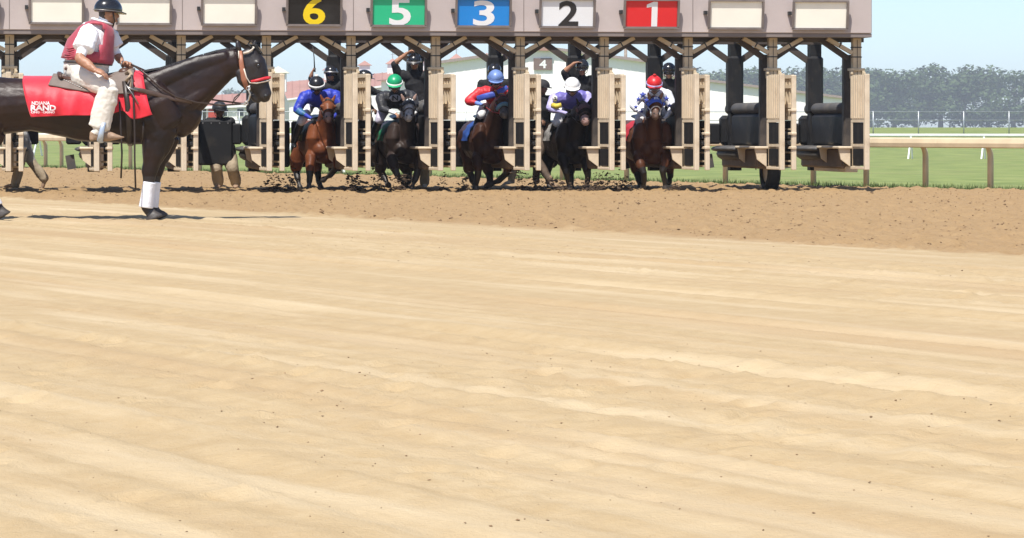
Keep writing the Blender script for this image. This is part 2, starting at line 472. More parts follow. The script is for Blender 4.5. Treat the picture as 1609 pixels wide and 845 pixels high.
# ------------------------------------------------------------ white turf-course rail with slanted legs
WHITE = mat('rail_white', (0.80, 0.80, 0.78), 0.4, 0.05, 4)
tr = thing('turf_rail', 'low white plastic rail on slanted legs across the infield grass', 'rail', (-16, 103, 0))
tA, tB = Vector((-30, 106.5, 0)), Vector((40, 89, 0))
mb = MB(); mb.tube([tA + V(0, 0, .78), tB + V(0, 0, .78)], .055, 8); mb.build('rail_tube', WHITE, tr, True, True)
lm = MB(); lm.bar((0, 0, .77), (-.16, -.3, -.04), .05, .05); lm = lm.mesh('leg', WHITE)
lm2 = MB(); lm2.bar((0, 0, .77), (.10, .34, -.04), .05, .05); lm2 = lm2.mesh('leg', WHITE)
for i in range(30):
    p = tA.lerp(tB, (i + .5) / 30)
    link('leg', lm, tr, p - tr.location); link('leg', lm2, tr, p - tr.location)

# striped furlong pole
pole = thing('furlong_pole', 'green and white striped marker pole beside the rail behind the gate', 'pole', on_rail(447) + RN * 1.6)
pw = .085
for i, (za, zb) in enumerate(((-.06, .5), (.5, .83), (.83, 1.26), (1.26, 1.66), (1.66, 1.98), (1.98, 2.3))):
    mb = MB(); mb.box(-pw, pw, -pw, pw, za + (.0015 if i else 0), zb - .0015)
    mb.build('stripe', mat('pole_green', (0.035, 0.15, 0.10), .5) if i % 2 else WHITE, pole)

# ------------------------------------------------------------ pipe fence in front of the barns
GALV = mat('galvanised', (0.42, 0.44, 0.45), 0.45, 0.1, 5, metal=0.6)
pf = thing('pipe_fence', 'thin grey pipe fence standing in front of the white barns', 'fence', (0, 150, infield_z(150.0)))
fz = infield_z(150.0)
mb = MB()
for z in (1.38, .93): mb.tube([(-42, 150, fz + z), (60, 150, fz + z)], .025, 6)
mb.build('rails', GALV, pf, True, True)
fm = MB(); fm.tube([(0, 0, -.1), (0, 0, 1.42)], .035, 6); fm = fm.mesh('post', GALV, smooth=True)
for i in range(43): link('post', fm, pf, (-41.5 + 2.42 * i, 0, 0))

# ------------------------------------------------------------ barns
SIDING = mat('white_siding', (0.93, 0.885, 0.86), 0.55, 0.02, 1.0, dirt=(0.74, 0.73, 0.70), dscale=.4, damt=.3)
ROOFR = mat('red_roof', (0.36, 0.20, 0.165), 0.7, 0.1, .6, dirt=(0.42, 0.27, 0.23), dscale=.5, damt=.4)
TRIM = mat('roof_trim', (0.30, 0.24, 0.22), 0.6)
GLASS = mat('dark_glass', (0.03, 0.04, 0.05), 0.1, 0.02, spec=.6)
def ribbed_wall(mb, p, q, z0, ztop, pitch=.55, d=.012):
    """siding with standing ribs between ground points p and q; ztop(t) is the top edge"""
    p, q = Vector(p), Vector(q); L = (q - p).length; t = (q - p).normalized(); nrm = Vector((t.y, -t.x, 0))
    n = max(2, int(L / pitch)); xs = []
    for i in range(n):
        a = i / n; xs += [(a, 0), (a + .72 / n, 0), (a + .78 / n, d), (a + .94 / n, d)]
    xs.append((1, 0)); vs = []
    for a, o in xs:
        b = p.lerp(q, a) + nrm * o
        vs += [(b.x, b.y, z0), (b.x, b.y, ztop(a))]
    mb.add(vs, [(2 * i, 2 * i + 2, 2 * i + 3, 2 * i + 1) for i in range(len(xs) - 1)])

def gable_barn(name, label, Y, xl, xa, xr, yl, ya, yr, depth, shear, roofm, group):
    """gable end facing the camera: left eave, apex and right eave given as photo pixels on the plane Y"""
    z0 = infield_z(Y) if Y > 96 else 0
    l, a, r = W(xl, yl, Y), W(xa, ya, Y), W(xr, yr, Y)
    t = thing(name, label, 'barn', (a.x, Y, z0), group=group)
    mb = MB()
    def top(s):
        x = l.x + (r.x - l.x) * s
        return l.z + (a.z - l.z) * (x - l.x) / (a.x - l.x) if x < a.x else a.z + (r.z - a.z) * (x - a.x) / (r.x - a.x)
    ribbed_wall(mb, (l.x, Y, 0), (r.x, Y, 0), z0 - .2, top)
    mb.build('wall', SIDING, t, world=True)
    D = Vector((shear, depth, 0))
    for nm, e in (('wall', l), ('wall', r)):
        mb = MB(); g = Vector((e.x, Y + .02, z0 - .2)); h = Vector((e.x, Y + .02, e.z))
        mb.add([g, g + D, h + D, h], [(0, 1, 2, 3)] if e is r else [(3, 2, 1, 0)]); mb.build('wall', SIDING, t, world=True)
    mb = MB(); mb.add([l + D, r + D, a + D, V(l.x, Y, z0) + D, V(r.x, Y, z0) + D], [(3, 4, 1, 2, 0)]); mb.build('wall', SIDING, t, world=True)
    for e, sg in ((l, -1), (r, 1)):
        d = (e - a).normalized(); ov = e + d * .5; u = Vector((0, 0, .12)); f = Vector((0, -.35, 0))
        mb = MB(); p = [a + f, ov + f, ov + D, a + D]
        mb.add([x + V(0, 0, .03) for x in p] + [x + u for x in p], [(0, 1, 2, 3), (7, 6, 5, 4), (0, 4, 5, 1), (1, 5, 6, 2), (2, 6, 7, 3), (3, 7, 4, 0)])
        rf = mb.build('roof', roofm, t, world=True)
        mb = MB(); mb.bar(a + f + V(0, -.04, .04), ov + f + V(0, -.04, .04), .05, .22); mb.build('fascia', TRIM, rf, world=True)
    return t

barnA = gable_barn('barn', 'big white metal barn with the brown number 4 plate on its gable', 220, 686, 857, 1016, 99, 75.5, 97, 30, 1.5, mat('pale_roof', (0.62, 0.60, 0.58), .5, .08, .6), 'white barns beyond the infield')
c = W(853, 100.5, 220 - .12); hw, hh = 14.5 * 220 / F, 9.2 * 220 / F
mb = MB(); mb.box(c.x - hw, c.x + hw, c.y - .04, c.y + .04, c.z - hh, c.z + hh); pl = mb.build('number_plate', mat('plate_brown', (0.19, 0.13, 0.115), .6), barnA, world=True)
vs, fs, tw, th = text_shape('4', 1, .025)
s = 13.0 * 220 / F / th
mb = MB(); mb.add([(c.x + x * s * 1.25, c.y - .05, c.z + y * s) for x, y, z in vs], fs); mb.build('digit', WHITE, pl, world=True)
c = W(857, 77, 219.6); mb = MB(); mb.box(c.x - .5, c.x + .5, c.y - .1, c.y + .1, c.z - .12, c.z + .1); mb.build('ridge_cap', ROOFR, barnA, world=True)

gable_barn('barn', 'low white barn at the right with tree tops above its roof', 262, 700, 905, 1352, 118, 101, 157, 34, -6, ROOFR, 'white barns beyond the infield')

# long red-roofed stable with cupolas
def long_stable(label, Y, x0, x1, ridge_l, ridge_r, eave_l, eave_r, back=9.0):
    z0 = infield_z(Y)
    e0, e1 = W(x0, eave_l, Y), W(x1, eave_r, Y)
    r0, r1 = W(x0, ridge_l, Y + back), W(x1, ridge_r, Y + back)
    t = thing('stable', label, 'stable', ((e0.x + e1.x) / 2, Y, z0), group='stables beyond the infield')
    mb = MB(); ribbed_wall(mb, (e0.x + .3, Y + .3, 0), (e1.x - .3, Y + .3, 0), z0 - .2, lambda s: e0.z + (e1.z - e0.z) * s - .05); mb.build('wall', SIDING, t, world=True)
    n = max(8, int((e1.x - e0.x) / .8))
    mb = MB(); vs = []
    for i in range(n + 1):
        for o, k in ((0, 0), (.86, 0), (.9, .06), (.97, .06)):
            s = min(1, (i + o) / n)
            vs += [e0.lerp(e1, s) + V(0, 0, k), r0.lerp(r1, s) + V(0, 0, k)]
    mb.add(vs, [(2 * i, 2 * i + 2, 2 * i + 3, 2 * i + 1) for i in range(len(vs) // 2 - 1)])
    rf = mb.build('roof', ROOFR, t, world=True)
    mb = MB(); mb.add([r0, r1, V(e1.x, Y + 2 * back, e1.z), V(e0.x, Y + 2 * back, e0.z)], [(0, 1, 2, 3)]); mb.build('roof', ROOFR, t, world=True)
    for e, r in ((e0, r0), (e1, r1)):
        mb = MB(); mb.add([V(e.x, Y + .3, z0 - .2), V(e.x, Y + 2 * back, z0 - .2), V(e.x, Y + 2 * back, e.z), r, V(e.x, Y + .3, e.z)], [(0, 1, 2, 3, 4)]); mb.build('wall', SIDING, t, world=True)
    mb = MB(); mb.bar(e0 + V(0, -.05, -.05), e1 + V(0, -.05, -.05), .06, .2); mb.build('gutter', WHITE, t, world=True)
    return t, r0, r1
CREAM = mat('cupola_cream', (0.60, 0.55, 0.40), .6)
def cupola(t, px, ytop, ybase, half, Y, roofm, vane):
    c = W(px, ybase, Y); z1 = W(px, ytop + (ybase - ytop) * .45, Y).z; zt = W(px, ytop, Y).z; hw = half * Y / F
    mb = MB(); mb.box(c.x - hw * .72, c.x + hw * .72, Y - hw * .72, Y + hw * .72, c.z - .9, z1); cu = mb.build('cupola', WHITE, t, world=True)
    mb = MB(); mb.add([(c.x - hw, Y - hw, z1), (c.x + hw, Y - hw, z1), (c.x + hw, Y + hw, z1), (c.x - hw, Y + hw, z1), (c.x, Y, zt)], [(3, 2, 1, 0), (0, 1, 4), (1, 2, 4), (2, 3, 4), (3, 0, 4)]); mb.build('cupola_roof', roofm, cu, world=True)
    if vane:
        k = Y / F; mb = MB(); mb.tube([(c.x, Y, zt - .1), (c.x, Y, zt + 10 * k)], .04, 6); mb.bar((c.x - 3.5 * k, Y, zt + 6 * k), (c.x + 3.5 * k, Y, zt + 6 * k), .05, .05); mb.build('weather_vane', GALV, cu, world=True)
st, r0, r1 = long_stable('long red-roofed stable with a row of cupolas along its ridge', 300, 448, 790, 128.5, 97, 156, 108)
for px, yt, yb, vane in ((573, 95, 112, 0), (617, 91.5, 111, 1), (668, 88, 108, 0), (717, 84, 104, 1), (765, 83, 100, 0), (518, 101, 122, 0)):
    cupola(st, px, yt, yb, 11.5, 308.6, ROOFR, vane)
st2, r0, r1 = long_stable('pink-roofed white stable seen under the chin of the dark horse', 240, 318, 446, 150, 143, 168, 163, 7)
cupola(st2, 437, 104, 128, 18, 246, CREAM, 0)
for px in (352, 378, 411):
    a, b2 = W(px - 6, 170, 240.15), W(px + 6, 183, 240.15)
    mb = MB(); mb.box(a.x, b2.x, 240.12, 240.28, b2.z, a.z); f = mb.build('window', WHITE, st2, world=True)
    mb = MB(); mb.box(a.x + .06, b2.x - .06, 240.09, 240.11, b2.z + .06, a.z - .06); mb.build('pane', GLASS, f, world=True)
a, b2 = W(326, 171, 239), W(341, 186, 239)
dr = MB(); dr.box(a.x, b2.x, 240.08, 240.26, infield_z(240.) - .1, a.z); dr.build('door', mat('stable_red', (0.45, 0.06, 0.04), .6), st2, world=True)

# utility poles
WOODP = mat('pole_wood', (0.30, 0.25, 0.20), .8, .15, 4)
for px, yt, wd, lab in ((898.5, 66, .16, 'grey utility pole rising beside the big barn gable'), (983, 60, .22, 'pale wooden utility pole between the barn and the trees')):
    t = thing('utility_pole', lab, 'pole', (W(px, 0, 268).x, 268 if px < 900 else 300, 1.0), group='utility poles among the barns')
    Y = t.location.y; t.location.x = W(px, 0, Y).x
    mb = MB(); h = W(px, yt, Y).z - 1.0 + 1.5; mb.tube([(0, 0, -.3), (0, 0, h)], [wd, wd * .75], 8); mb.build('shaft', WOODP, t, True)
    mb = MB(); mb.bar((-.9, 0, h - .4), (.9, 0, h - .4), .12, .12); mb.build('crossarm', WOODP, t)

# ------------------------------------------------------------ tree line
LEAF = mat('tree_leaf', (0.055, 0.085, 0.028), .7, .45, .9, c2=(0.03, 0.055, 0.016), spec=.25)
BARK = mat('bark', (0.12, 0.09, 0.065), .9, .2, 3)
def tree_meshes(seed, h, rad):
    r = np.random.default_rng(seed); t = MB()
    t.tube([(0, 0, -.2), (.05, 0, h * .2), (.1, .05, h * .45), (.05, 0, h * .75)], [.28, .22, .16, .05], 7)
    lobes = []
    for i in range(17):
        a = r.uniform(0, 6.28); q = r.uniform(.15, .8) * rad; z = h * r.uniform(.12, .86); q *= 1.15 - .65 * max(0, z / h - .5) * 2
        c = Vector((math.cos(a) * q, math.sin(a) * q, z)); lobes.append((c, rad * r.uniform(.32, .55)))
        t.tube([(0, 0, z * .55), c * .5 + V(0, 0, z * .35), c], [.09, .06, .02], 5)
    L = MB()
    for c, q in lobes:
        for _ in range(190):
            d = r.normal(0, 1, 3); d /= np.linalg.norm(d); p = np.array(c) + d * q * r.uniform(.55, 1.08) * (1, 1, .8)
            s = r.uniform(.16, .34); u = r.normal(0, 1, 3); u /= np.linalg.norm(u); v = np.cross(u, d); v /= max(1e-6, np.linalg.norm(v))
            L.add([p - u * s, p + v * s * .6, p + u * s, p - v * s * .6], [(0, 1, 2, 3)])
    return t.mesh('trunk', BARK, smooth=True), L.mesh('crown', LEAF)
TM = [tree_meshes(100 + i, 9.5, 3.6) for i in range(4)]
tl = [(1022, 101, 1408, 'hazy round tree just right of the big barn roof'), (1043, 99, 1478, 'hazy tree behind the stall of horse one'), (1066, 104, 1443, 'hazy tree half hidden by the rider-one starter'), (1098, 112, 1425, 'low hazy tree beside the last gate door'),
      (1118, 112, 1513, 'hazy tree with a flat top left of the right gate post'), (1141, 108, 1408, 'broad hazy tree centred in the last arch of the gate'), (1163, 107, 1460, 'hazy tree crowded behind the black padded gate post'), (1184, 101, 1408, 'tall hazy tree right of the black padded gate post'),
      (1208, 106, 1478, 'hazy tree behind the far right gate post'), (1236, 110, 1443, 'hazy tree in the arch of the outermost stall'), (1266, 103, 1496, 'tall hazy tree behind the outermost stall'), (1298, 108, 1408, 'hazy tree left of the gate end post'), (1330, 104, 1443, 'hazy tree behind the gate end post'),
      (1368, 100, 1478, 'tall hazy tree first right of the gate end'), (1405, 109, 1408, 'round hazy tree second right of the gate end'), (1440, 104, 1513, 'hazy tree third right of the gate end'), (1478, 98, 1443, 'tall hazy tree fourth right of the gate end'), (1515, 107, 1425, 'hazy tree fifth right of the gate end'), (1552, 102, 1478, 'hazy tree second from the right edge of the picture'), (1592, 106, 1408, 'hazy tree at the right edge of the picture'),
      (360, 138, 1830, 'low hazy tree left under the neck of the dark horse'), (384, 137, 1900, 'low hazy tree right under the neck of the dark horse')]
for i, (px, yt, Y, lab) in enumerate(tl):
    z = W(px, yt, Y).z; h = z - 1.0
    t = thing('tree', lab, 'tree', (W(px, 0, Y).x, Y, 1.0), rng.uniform(0, 6.28), 'distant tree line')
    k = h / 9.3
    for nm, me in zip(('trunk', 'crown'), TM[i % 4]):
        o = link(nm, me, t); o.scale = (k * 1.45, k * 1.45, k)

# ------------------------------------------------------------ the starting gate
GA, GY0 = R(7.0), 45.5
ca, sa = math.cos(GA), math.sin(GA)
def gu(px, v=0.0):
    k = (px - 600) / F
    return (v * sa + k * (GY0 + v * ca)) / (ca - k * sa)
def gz(py, u, v=0.0): return CH + (HZ - py) / F * (GY0 + u * sa + v * ca)
def gw(u, v, z): return Vector((u * ca - v * sa, GY0 + u * sa + v * ca, z))

BEIGE = mat('gate_cream', (0.66, 0.55, 0.40), .5, .08, 4, .08, 20, dirt=(0.36, 0.26, 0.16), dscale=3.5, damt=.55)
TAN = mat('gate_post_tan', (0.52, 0.42, 0.28), .55, .12, 5, .08, 20, dirt=(0.27, 0.19, 0.11), dscale=4, damt=.6)
MAUVE = mat('header_taupe', (0.45, 0.385, 0.36), .55, .06, 1.5, .05, 15, dirt=(0.56, 0.50, 0.46), dscale=1.6, damt=.45)
LIP = mat('header_lip', (0.20, 0.165, 0.15), .6, .08, 3)
DARKB = mat('dark_brown_steel', (0.055, 0.042, 0.034), .6, .2, 3, dirt=(0.11, 0.08, 0.06), dscale=5, damt=.5)
PAD = mat('black_vinyl_pad', (0.013, 0.013, 0.014), .6, .2, 3, .15, 9, spec=.3, dirt=(0.07, 0.055, 0.04), dscale=2.5, damt=.45)
RUBBER = mat('grey_rubber', (0.075, 0.072, 0.07), .6, .15, 4, .1, 14, dirt=(0.16, 0.13, 0.10), dscale=3, damt=.5)
UNDER = mat('ledge_brown', (0.16, 0.115, 0.08), .7, .15, 5)
STEEL = mat('dull_steel', (0.30, 0.29, 0.28), .4, .1, 6, metal=.8)
BLKST = mat('black_steel', (0.02, 0.02, 0.02), .5, .1, 6)

gate = thing('starting_gate', 'long cream and taupe racing starting gate with numbered boards on its header', 'starting gate', (0, GY0, 0), GA)
UP = [gu(p) for p in (-118, 15, 152, 285, 419, 552, 685, 818, 950, 1082, 1215, 1347)]
uL, uR = UP[0] - .8, UP[-1] + .16
HB = 2.595                                                     # underside of the header face
mb = MB(); mb.box(uL, uR, -.30, -.10, HB, 3.22, .012); hd = mb.build('header', MAUVE, gate)
mb = MB(); mb.box(uL, uR, -.285, .14, HB - .062, HB - .003); mb.build('lip', LIP, hd)
for i in range(1, len(UP) - 1, 2):
    mb = MB(); mb.box(UP[i] - .006, UP[i] + .006, -.303, -.297, HB + .01, 3.21); mb.build('seam', LIP, hd)
mb = MB(); mb.box(uL, uR, .16, .30, HB - .13, HB + .05); mb.build('cross_beam', DARKB, gate)
mb = MB(); mb.box(uL, uR, 2.50, 2.68, HB - .10, HB + .1); mb.build('rear_beam', DARKB, gate)
for u in UP:
    mb = MB(); mb.box(u - .06, u + .06, .31, 2.49, HB + .0, HB + .1); mb.build('roof_joist', DARKB, gate)

# number boards
signs = [(-20, -62, None, (0.80, 0.74, 0.58), None), (45, 132, None, (0.93, 0.90, 0.78), None), (182, 270, None, (0.93, 0.90, 0.78), None), (316, 404, None, (0.93, 0.90, 0.78), None),
         (450, 538, '6', (0.012, 0.012, 0.013), (0.85, 0.62, 0.01)), (582.5, 671, '5', (0.02, 0.50, 0.24), (0.82, 0.83, 0.83)), (716, 804, '3', (0.012, 0.24, 0.68), (0.82, 0.83, 0.83)),
         (848, 936, '2', (0.80, 0.82, 0.83), (0.022, 0.022, 0.024)), (980.5, 1068, '1', (0.72, 0.025, 0.03), (0.82, 0.82, 0.81)), (1113.5, 1201, None, (0.93, 0.90, 0.78), None), (1246, 1334, None, (0.93, 0.90, 0.78), None)]
names = {'6': 'black board with a yellow 6', '5': 'green board with a white 5', '3': 'blue board with a white 3', '2': 'white board with a black 2', '1': 'red board with a white 1'}
signs[0] = (-88, 0.5 - 1.5, None, (0.93, 0.90, 0.78), None)
DIGH = {'6': 43.5, '5': 43, '3': 39.5, '2': 39.5, '1': 39.0}; DIGB = {'6': 38.6, '5': 39.6, '3': 40, '2': 40.6, '1': 41.2}; DIGW = {'6': 35, '5': 34, '3': 34, '2': 32, '1': 17.5}
for x0, x1, d, bc, dc in signs:
    u0, u1 = gu(x0, -.42), gu(x1, -.42); um = (u0 + u1) / 2
    ybot = 36.5 + (x0 - 45) * (46 - 38) / 1068 + 1.0
    zb = gz(ybot, um, -.34); zt = zb + .47; lean = .07
    def sp(u, s, out=0.0): return Vector((u, -.345 - lean * s - out, zb + (zt - zb) * s))     # board leans out at the top
    pm = mat('board_%s' % (d or 'blank'), bc, .32, .05, 2, dirt=tuple(min(1, c * .6 + .1) for c in bc) if d else (0.78, 0.70, 0.52), dscale=2, damt=.15, spec=.45)
    mb = MB(); P = [sp(u0 + .035, .06), sp(u1 - .035, .06), sp(u1 - .035, .96), sp(u0 + .035, .96)]
    mb.add(P + [p + V(0, .03, 0) for p in P], [(0, 1, 2, 3), (7, 6, 5, 4), (0, 4, 5, 1), (1, 5, 6, 2), (2, 6, 7, 3), (3, 7, 4, 0)])
    bd = mb.build('number_board', pm, gate)
    if d: bd['label'] = names[d] + ' on the gate header'
    mb = MB(); fm = mat('board_frame', (0.17, 0.14, 0.125), .5, .2, 6)
    mb.bar(sp(u0, .02, .012), sp(u1, .02, .012), .04, .036); mb.bar(sp(u0, .985, .012), sp(u1, .985, .012), .04, .036)
    for u in (u0 + .015, u1 - .015): mb.bar(sp(u, .05, .013), sp(u, .955, .013), .034, .045)
    mb.build('frame', fm, bd)
    mb = MB()
    for u in (u0 + .03, u1 - .03):
        a = sp(u, .03); b = sp(u, .97)
        mb.add([a, b, V(u, -.303, b.z), V(u, -.303, a.z)] + [q + V(.008, 0, 0) for q in (a, b, V(u, -.303, b.z), V(u, -.303, a.z))], [(0, 1, 2, 3), (7, 6, 5, 4), (0, 4, 5, 1), (1, 5, 6, 2), (2, 6, 7, 3), (3, 7, 4, 0)])
    mb.build('side_gusset', MAUVE, bd)
    mb = MB(); q = sp(u0 - .03, .5); mb.box(q.x - .03, q.x + .02, q.y - .01, -.302, q.z, q.z + .06); mb.build('clip', BLKST, bd)
    if d:
        vs, fs, tw, th = text_shape(d, 1, .022) if d != '1' else ([(-.02, -.5, 0), (.235, -.5, 0), (.235, .5, 0), (.06, .5, 0), (-.235, .38, 0), (-.235, .26, 0), (-.02, .29, 0)], [(0, 1, 2, 3, 6), (3, 4, 5, 6)], .47, 1.0)
        sy = DIGH[d] * 45.4 / F / th; sx = DIGW[d] * 45.4 / F / tw
        zc = gz(DIGB[d], um, -.42) + DIGH[d] * 45.4 / F / 2; s0 = (zc - zb) / (zt - zb)
        du = {'6': 0, '5': 2.5, '3': 1, '2': 2, '1': 1}[d] * .0103
        mb = MB(); mb.add([sp(um + du + x * sx, s0 + y * sy / (zt - zb), .004) for x, y, z in vs], fs)
        mb.build('digit', mat('digit_%s' % d, dc, .35, .03, 3), bd)

# shared shapes of one post bay (local to the post foot)
def shared(fn, name, m, smooth=False):
    mb = MB(); fn(mb); return mb.mesh(name, m, smooth=smooth)
post_me = shared(lambda b: (b.box(-.072, .072, 0, .13, 1.75, HB - .063, .008), b.box(-.055, .055, .01, .12, .36, 1.75, .006)), 'post', TAN)
strap_me = shared(lambda b: [b.box(-.078, .078, -.006, .136, z - .009, z + .009) for z in (2.375, 2.215)] + [b.box(-.004, .004, -.005, 0, 1.9, 2.5)], 'strap', BLKST)
collar_me = shared(lambda b: (b.box(-.125, .125, -.03, .15, 1.985, 2.03, .006), b.box(-.12, -.075, -.045, .05, 1.86, 1.985, .006), b.box(.075, .12, -.045, .05, 1.86, 1.985, .006), [b.box(x - .02, x + .02, -.075, -.03, 1.925, 1.96, .008) for x in (-.11, .11)]), 'collar', TAN)
brace_me = {}
for sg in (-1, 1):
    brace_me[sg] = shared(lambda b: b.bar((sg * .075, .05, 2.285), (sg * .50, .05, HB - .075), .09, .062), 'brace', TAN)
    brace_me[sg, 'b'] = shared(lambda b: b.bar((sg * .275, .05, 2.41), (sg * .292, .05, 2.42), .1, .085), 'brace_band', BLKST)
    brace_me[sg, 'd'] = shared(lambda b: b.bar((sg * .09, .26, 2.20), (sg * .56, .26, HB - .08), .10, .085), 'inner_brace', DARKB)
    brace_me[sg, 'r'] = shared(lambda b: b.bar((sg * .12, 2.6, 2.22), (sg * .56, 2.6, HB - .07), .1, .1), 'rear_brace', DARKB)
pad_me = shared(lambda b: b.box(-.135, .135, .30, .46, .42, 2.26, .03), 'post_pad', mat('post_pad_brown', (0.045, 0.037, 0.032), .6, .2, 4, dirt=(0.10, .08, .06), dscale=4, damt=.5))
rearpost_me = shared(lambda b: (b.box(-.135, .135, 2.45, 2.72, 1.28, 2.30, .05), b.box(-.10, .10, 2.49, 2.68, .30, HB - .1)), 'rear_post', PAD)
ledge_me = shared(lambda b: b.box(-.27, .27, .16, 1.5, .695, .735, .01), 'ledge', BEIGE)
bracket_me = [shared(lambda b: [b.add([(s * .06, y, .40), (s * .22, y, .52), (s * .255, y, .692), (s * .06, y, .692), (s * .06, y + .05, .40), (s * .22, y + .05, .52), (s * .255, y + .05, .692), (s * .06, y + .05, .692)], [(0, 1, 2, 3), (7, 6, 5, 4), (0, 4, 5, 1), (1, 5, 6, 2), (2, 6, 7, 3), (3, 7, 4, 0)]) ], 'ledge_bracket', BEIGE) for s in (-1, 1) for y in (.2, 1.35)]
nose_me = shared(lambda b: (b.tube([(0, 1.5, .68), (0, 3.0, .68), (0, 3.22, .665), (0, 3.3, .64)], [(.30, .055), (.32, .06), (.27, .05), (.12, .03)], 14, True, (1, 0, 0)), b.tube([(0, 1.55, .60), (0, 2.9, .59), (0, 3.15, .61)], [(.24, .12), (.25, .13), (.14, .07)], 14, True, (1, 0, 0))), 'ledge_nose', RUBBER, True)
skirt_me = shared(lambda b: b.box(-.13, .13, .5, 3.0, .36, .69, .03), 'lower_pad', UNDER)
side_me = shared(lambda b: b.box(-.10, .10, .47, 2.44, .74, 1.28, .05), 'side_pad', PAD)
bigpad_me = shared(lambda b: b.box(-.19, .19, 2.73, 3.0, .74, 1.26, .06), 'tail_pad', PAD)
bin_me = [shared(lambda b: b.box(x - .13, x + .13, 2.76, 2.98, .76, 1.12, .03), 'wing_pad', PAD) for x in (-.33, .33)]
roll_me = shared(lambda b: b.tube([(0, .47, 1.37), (0, 2.9, 1.37), (0, 3.02, 1.37)], [.10, .10, .05], 14, True), 'roll_pad', RUBBER, True)
flap_me = shared(lambda b: b.bar((-.40, 2.9, .58), (-.36, 2.9, .34), .15, .02, (0, 1, 0)), 'rubber_flap', RUBBER)
chain_me = shared(lambda b: [b.ball((.02 + .006 * (i % 2), 1.2, .56 - i * .035), .011, .011, .022, nu=6, nv=4) for i in range(7)], 'chain', BLKST, True)

# door leaves, local x runs from the hinge to the free edge, -y is the face turned to the camera
def doorA(b):                       # solid back skin
    b.box(.0, .53, .0, .02, 1.18, 1.915)
dA = {'skin': shared(doorA, 'skin', BEIGE),
      'rib': shared(lambda b: [b.box(x, x + .035, -.022, -.001, 1.2, 1.9) for x in (.01, .095, .18, .265, .35, .435)], 'ribs', BEIGE),
      'edge_bar': shared(lambda b: b.box(.53, .605, -.04, .04, .355, 1.925, .008), 'edge_bar', BEIGE),
      'window_pad': shared(lambda b: b.box(.06, .47, -.005, .02, .78, 1.13, .008), 'window_pad', PAD),
      'window_frame': shared(lambda b: (b.box(.0, .53, -.012, .03, 1.135, 1.178), b.box(.0, .53, -.012, .03, .735, .776), b.box(.0, .055, -.013, .031, .78, 1.132), b.box(.475, .528, -.013, .031, .78, 1.132)), 'window_frame', BEIGE),
      'lower_pad': shared(lambda b: b.box(.05, .50, .0, .03, .42, .70, .01), 'lower_pad', PAD),
      'foot_rail': shared(lambda b: b.box(.0, .53, -.02, .025, .36, .405, .006), 'foot_rail', BEIGE)}
dB = {'skin': shared(lambda b: b.box(.0, .525, .021, .035, 1.18, 1.91), 'skin', BEIGE),
      'cross_rail': [shared(lambda b: b.box(.0, .525, -.03, .02, z - .03, z + .03), 'cross_rail', BEIGE) for z in (1.88, 1.72, 1.40, 1.20)],
      'slat': shared(lambda b: [b.box(x, x + .05, -.01, .02, 1.235, 1.845) for x in (.04, .16, .28, .40)], 'slats', BEIGE),
      'edge_bar': shared(lambda b: b.box(.53, .60, -.036, .036, .355, 1.90, .008), 'edge_bar', BEIGE),
      'back_pad': shared(lambda b: b.box(.0, .525, .022, .04, .40, 1.16, .008), 'back_pad', PAD),
      'rung': shared(lambda b: [b.box(.0, .525, -.02, .02, z - .014, z + .014) for z in (1.02, .83, .64, .50, .42)], 'rungs', TAN),
      'latch': shared(lambda b: (b.box(.2, .5, -.06, .0, .86, .93, .01), b.box(.3, .52, -.075, -.01, .76, .82, .01), b.tube([(.25, -.05, .9), (.36, -.09, .84), (.5, -.06, .79)], .018, 6), b.ball((.42, -.07, .95), .035)), 'latch', BLKST),
      'knuckle': shared(lambda b: [b.box(.46, .62, -.055, .03, z - .02, z + .02, .006) for z in (1.33, .95, .72)], 'knuckle', BEIGE)}
for i, u in enumerate(UP):
    far_left = i < 3
    p = link('post', post_me, gate, (u, 0, 0))
    link('strap', strap_me, p); link('collar', collar_me, p)
    for sg in (-1, 1):
        if i == 11 and sg == 1: continue
        b = link('brace', brace_me[sg], gate, (u, 0, 0)); link('brace_band', brace_me[sg, 'b'], b)
        link('inner_brace', brace_me[sg, 'd'], gate, (u, 0, 0)); link('rear_brace', brace_me[sg, 'r'], gate, (u, 0, 0))
    link('post_pad', pad_me, gate, (u, 0, 0))
    rp = link('rear_post', rearpost_me, gate, (u, 0, 0))
    lg = link('ledge', ledge_me, gate, (u, 0, 0))
    [link('bracket', x, lg) for x in bracket_me]; link('rubber_nose', nose_me, lg)
    link('lower_pad', skirt_me, gate, (u, 0, 0)); link('side_pad', side_me, gate, (u, 0, 0)); link('tail_pad', bigpad_me, gate, (u, 0, 0))
    [link('wing_pad', x, gate, (u, 0, 0)) for x in bin_me]; link('roll_pad', roll_me, gate, (u, 0, 0)); link('rubber_flap', flap_me, gate, (u, 0, 0))
    if i in (10, 4): link('chain', chain_me, gate, (u, 0, 0))
    for off, D, ang in ((-.105, dA, -80.5), (.085, dB, -79.5)):
        if i == 11 and D is dB: continue
        d = link('door', D['edge_bar'], gate, (u + off, -.02, 0), (0, 0, R(ang + rng.normal(0, 1.0))))
        for nm, me in D.items():
            if nm != 'edge_bar':
                for x in (me if isinstance(me, list) else [me]): link(nm, x, d)

# rear doors behind each loaded stall, two black padded leaves with a seam
def rear_door(u0, u1, v, z0=.36, z1=1.16):
    um = (u0 + u1) / 2
    for a, b in ((u0, um - .012), (um + .012, u1)):
        mb = MB(); mb.box(a, b, v, v + .09, z0, z1, .03); d = mb.build('rear_door', PAD, gate)
        mb = MB()
        for k in range(3): mb.ball((a + (b - a) * (.2 + .3 * k), v - .002, z1 - .06), .012, .006, .012, nu=6, nv=4)
        mb.build('studs', STEEL, d)
for i in (4, 5, 6, 7, 8): rear_door(UP[i] + .16, UP[i + 1] - .16, 3.32)
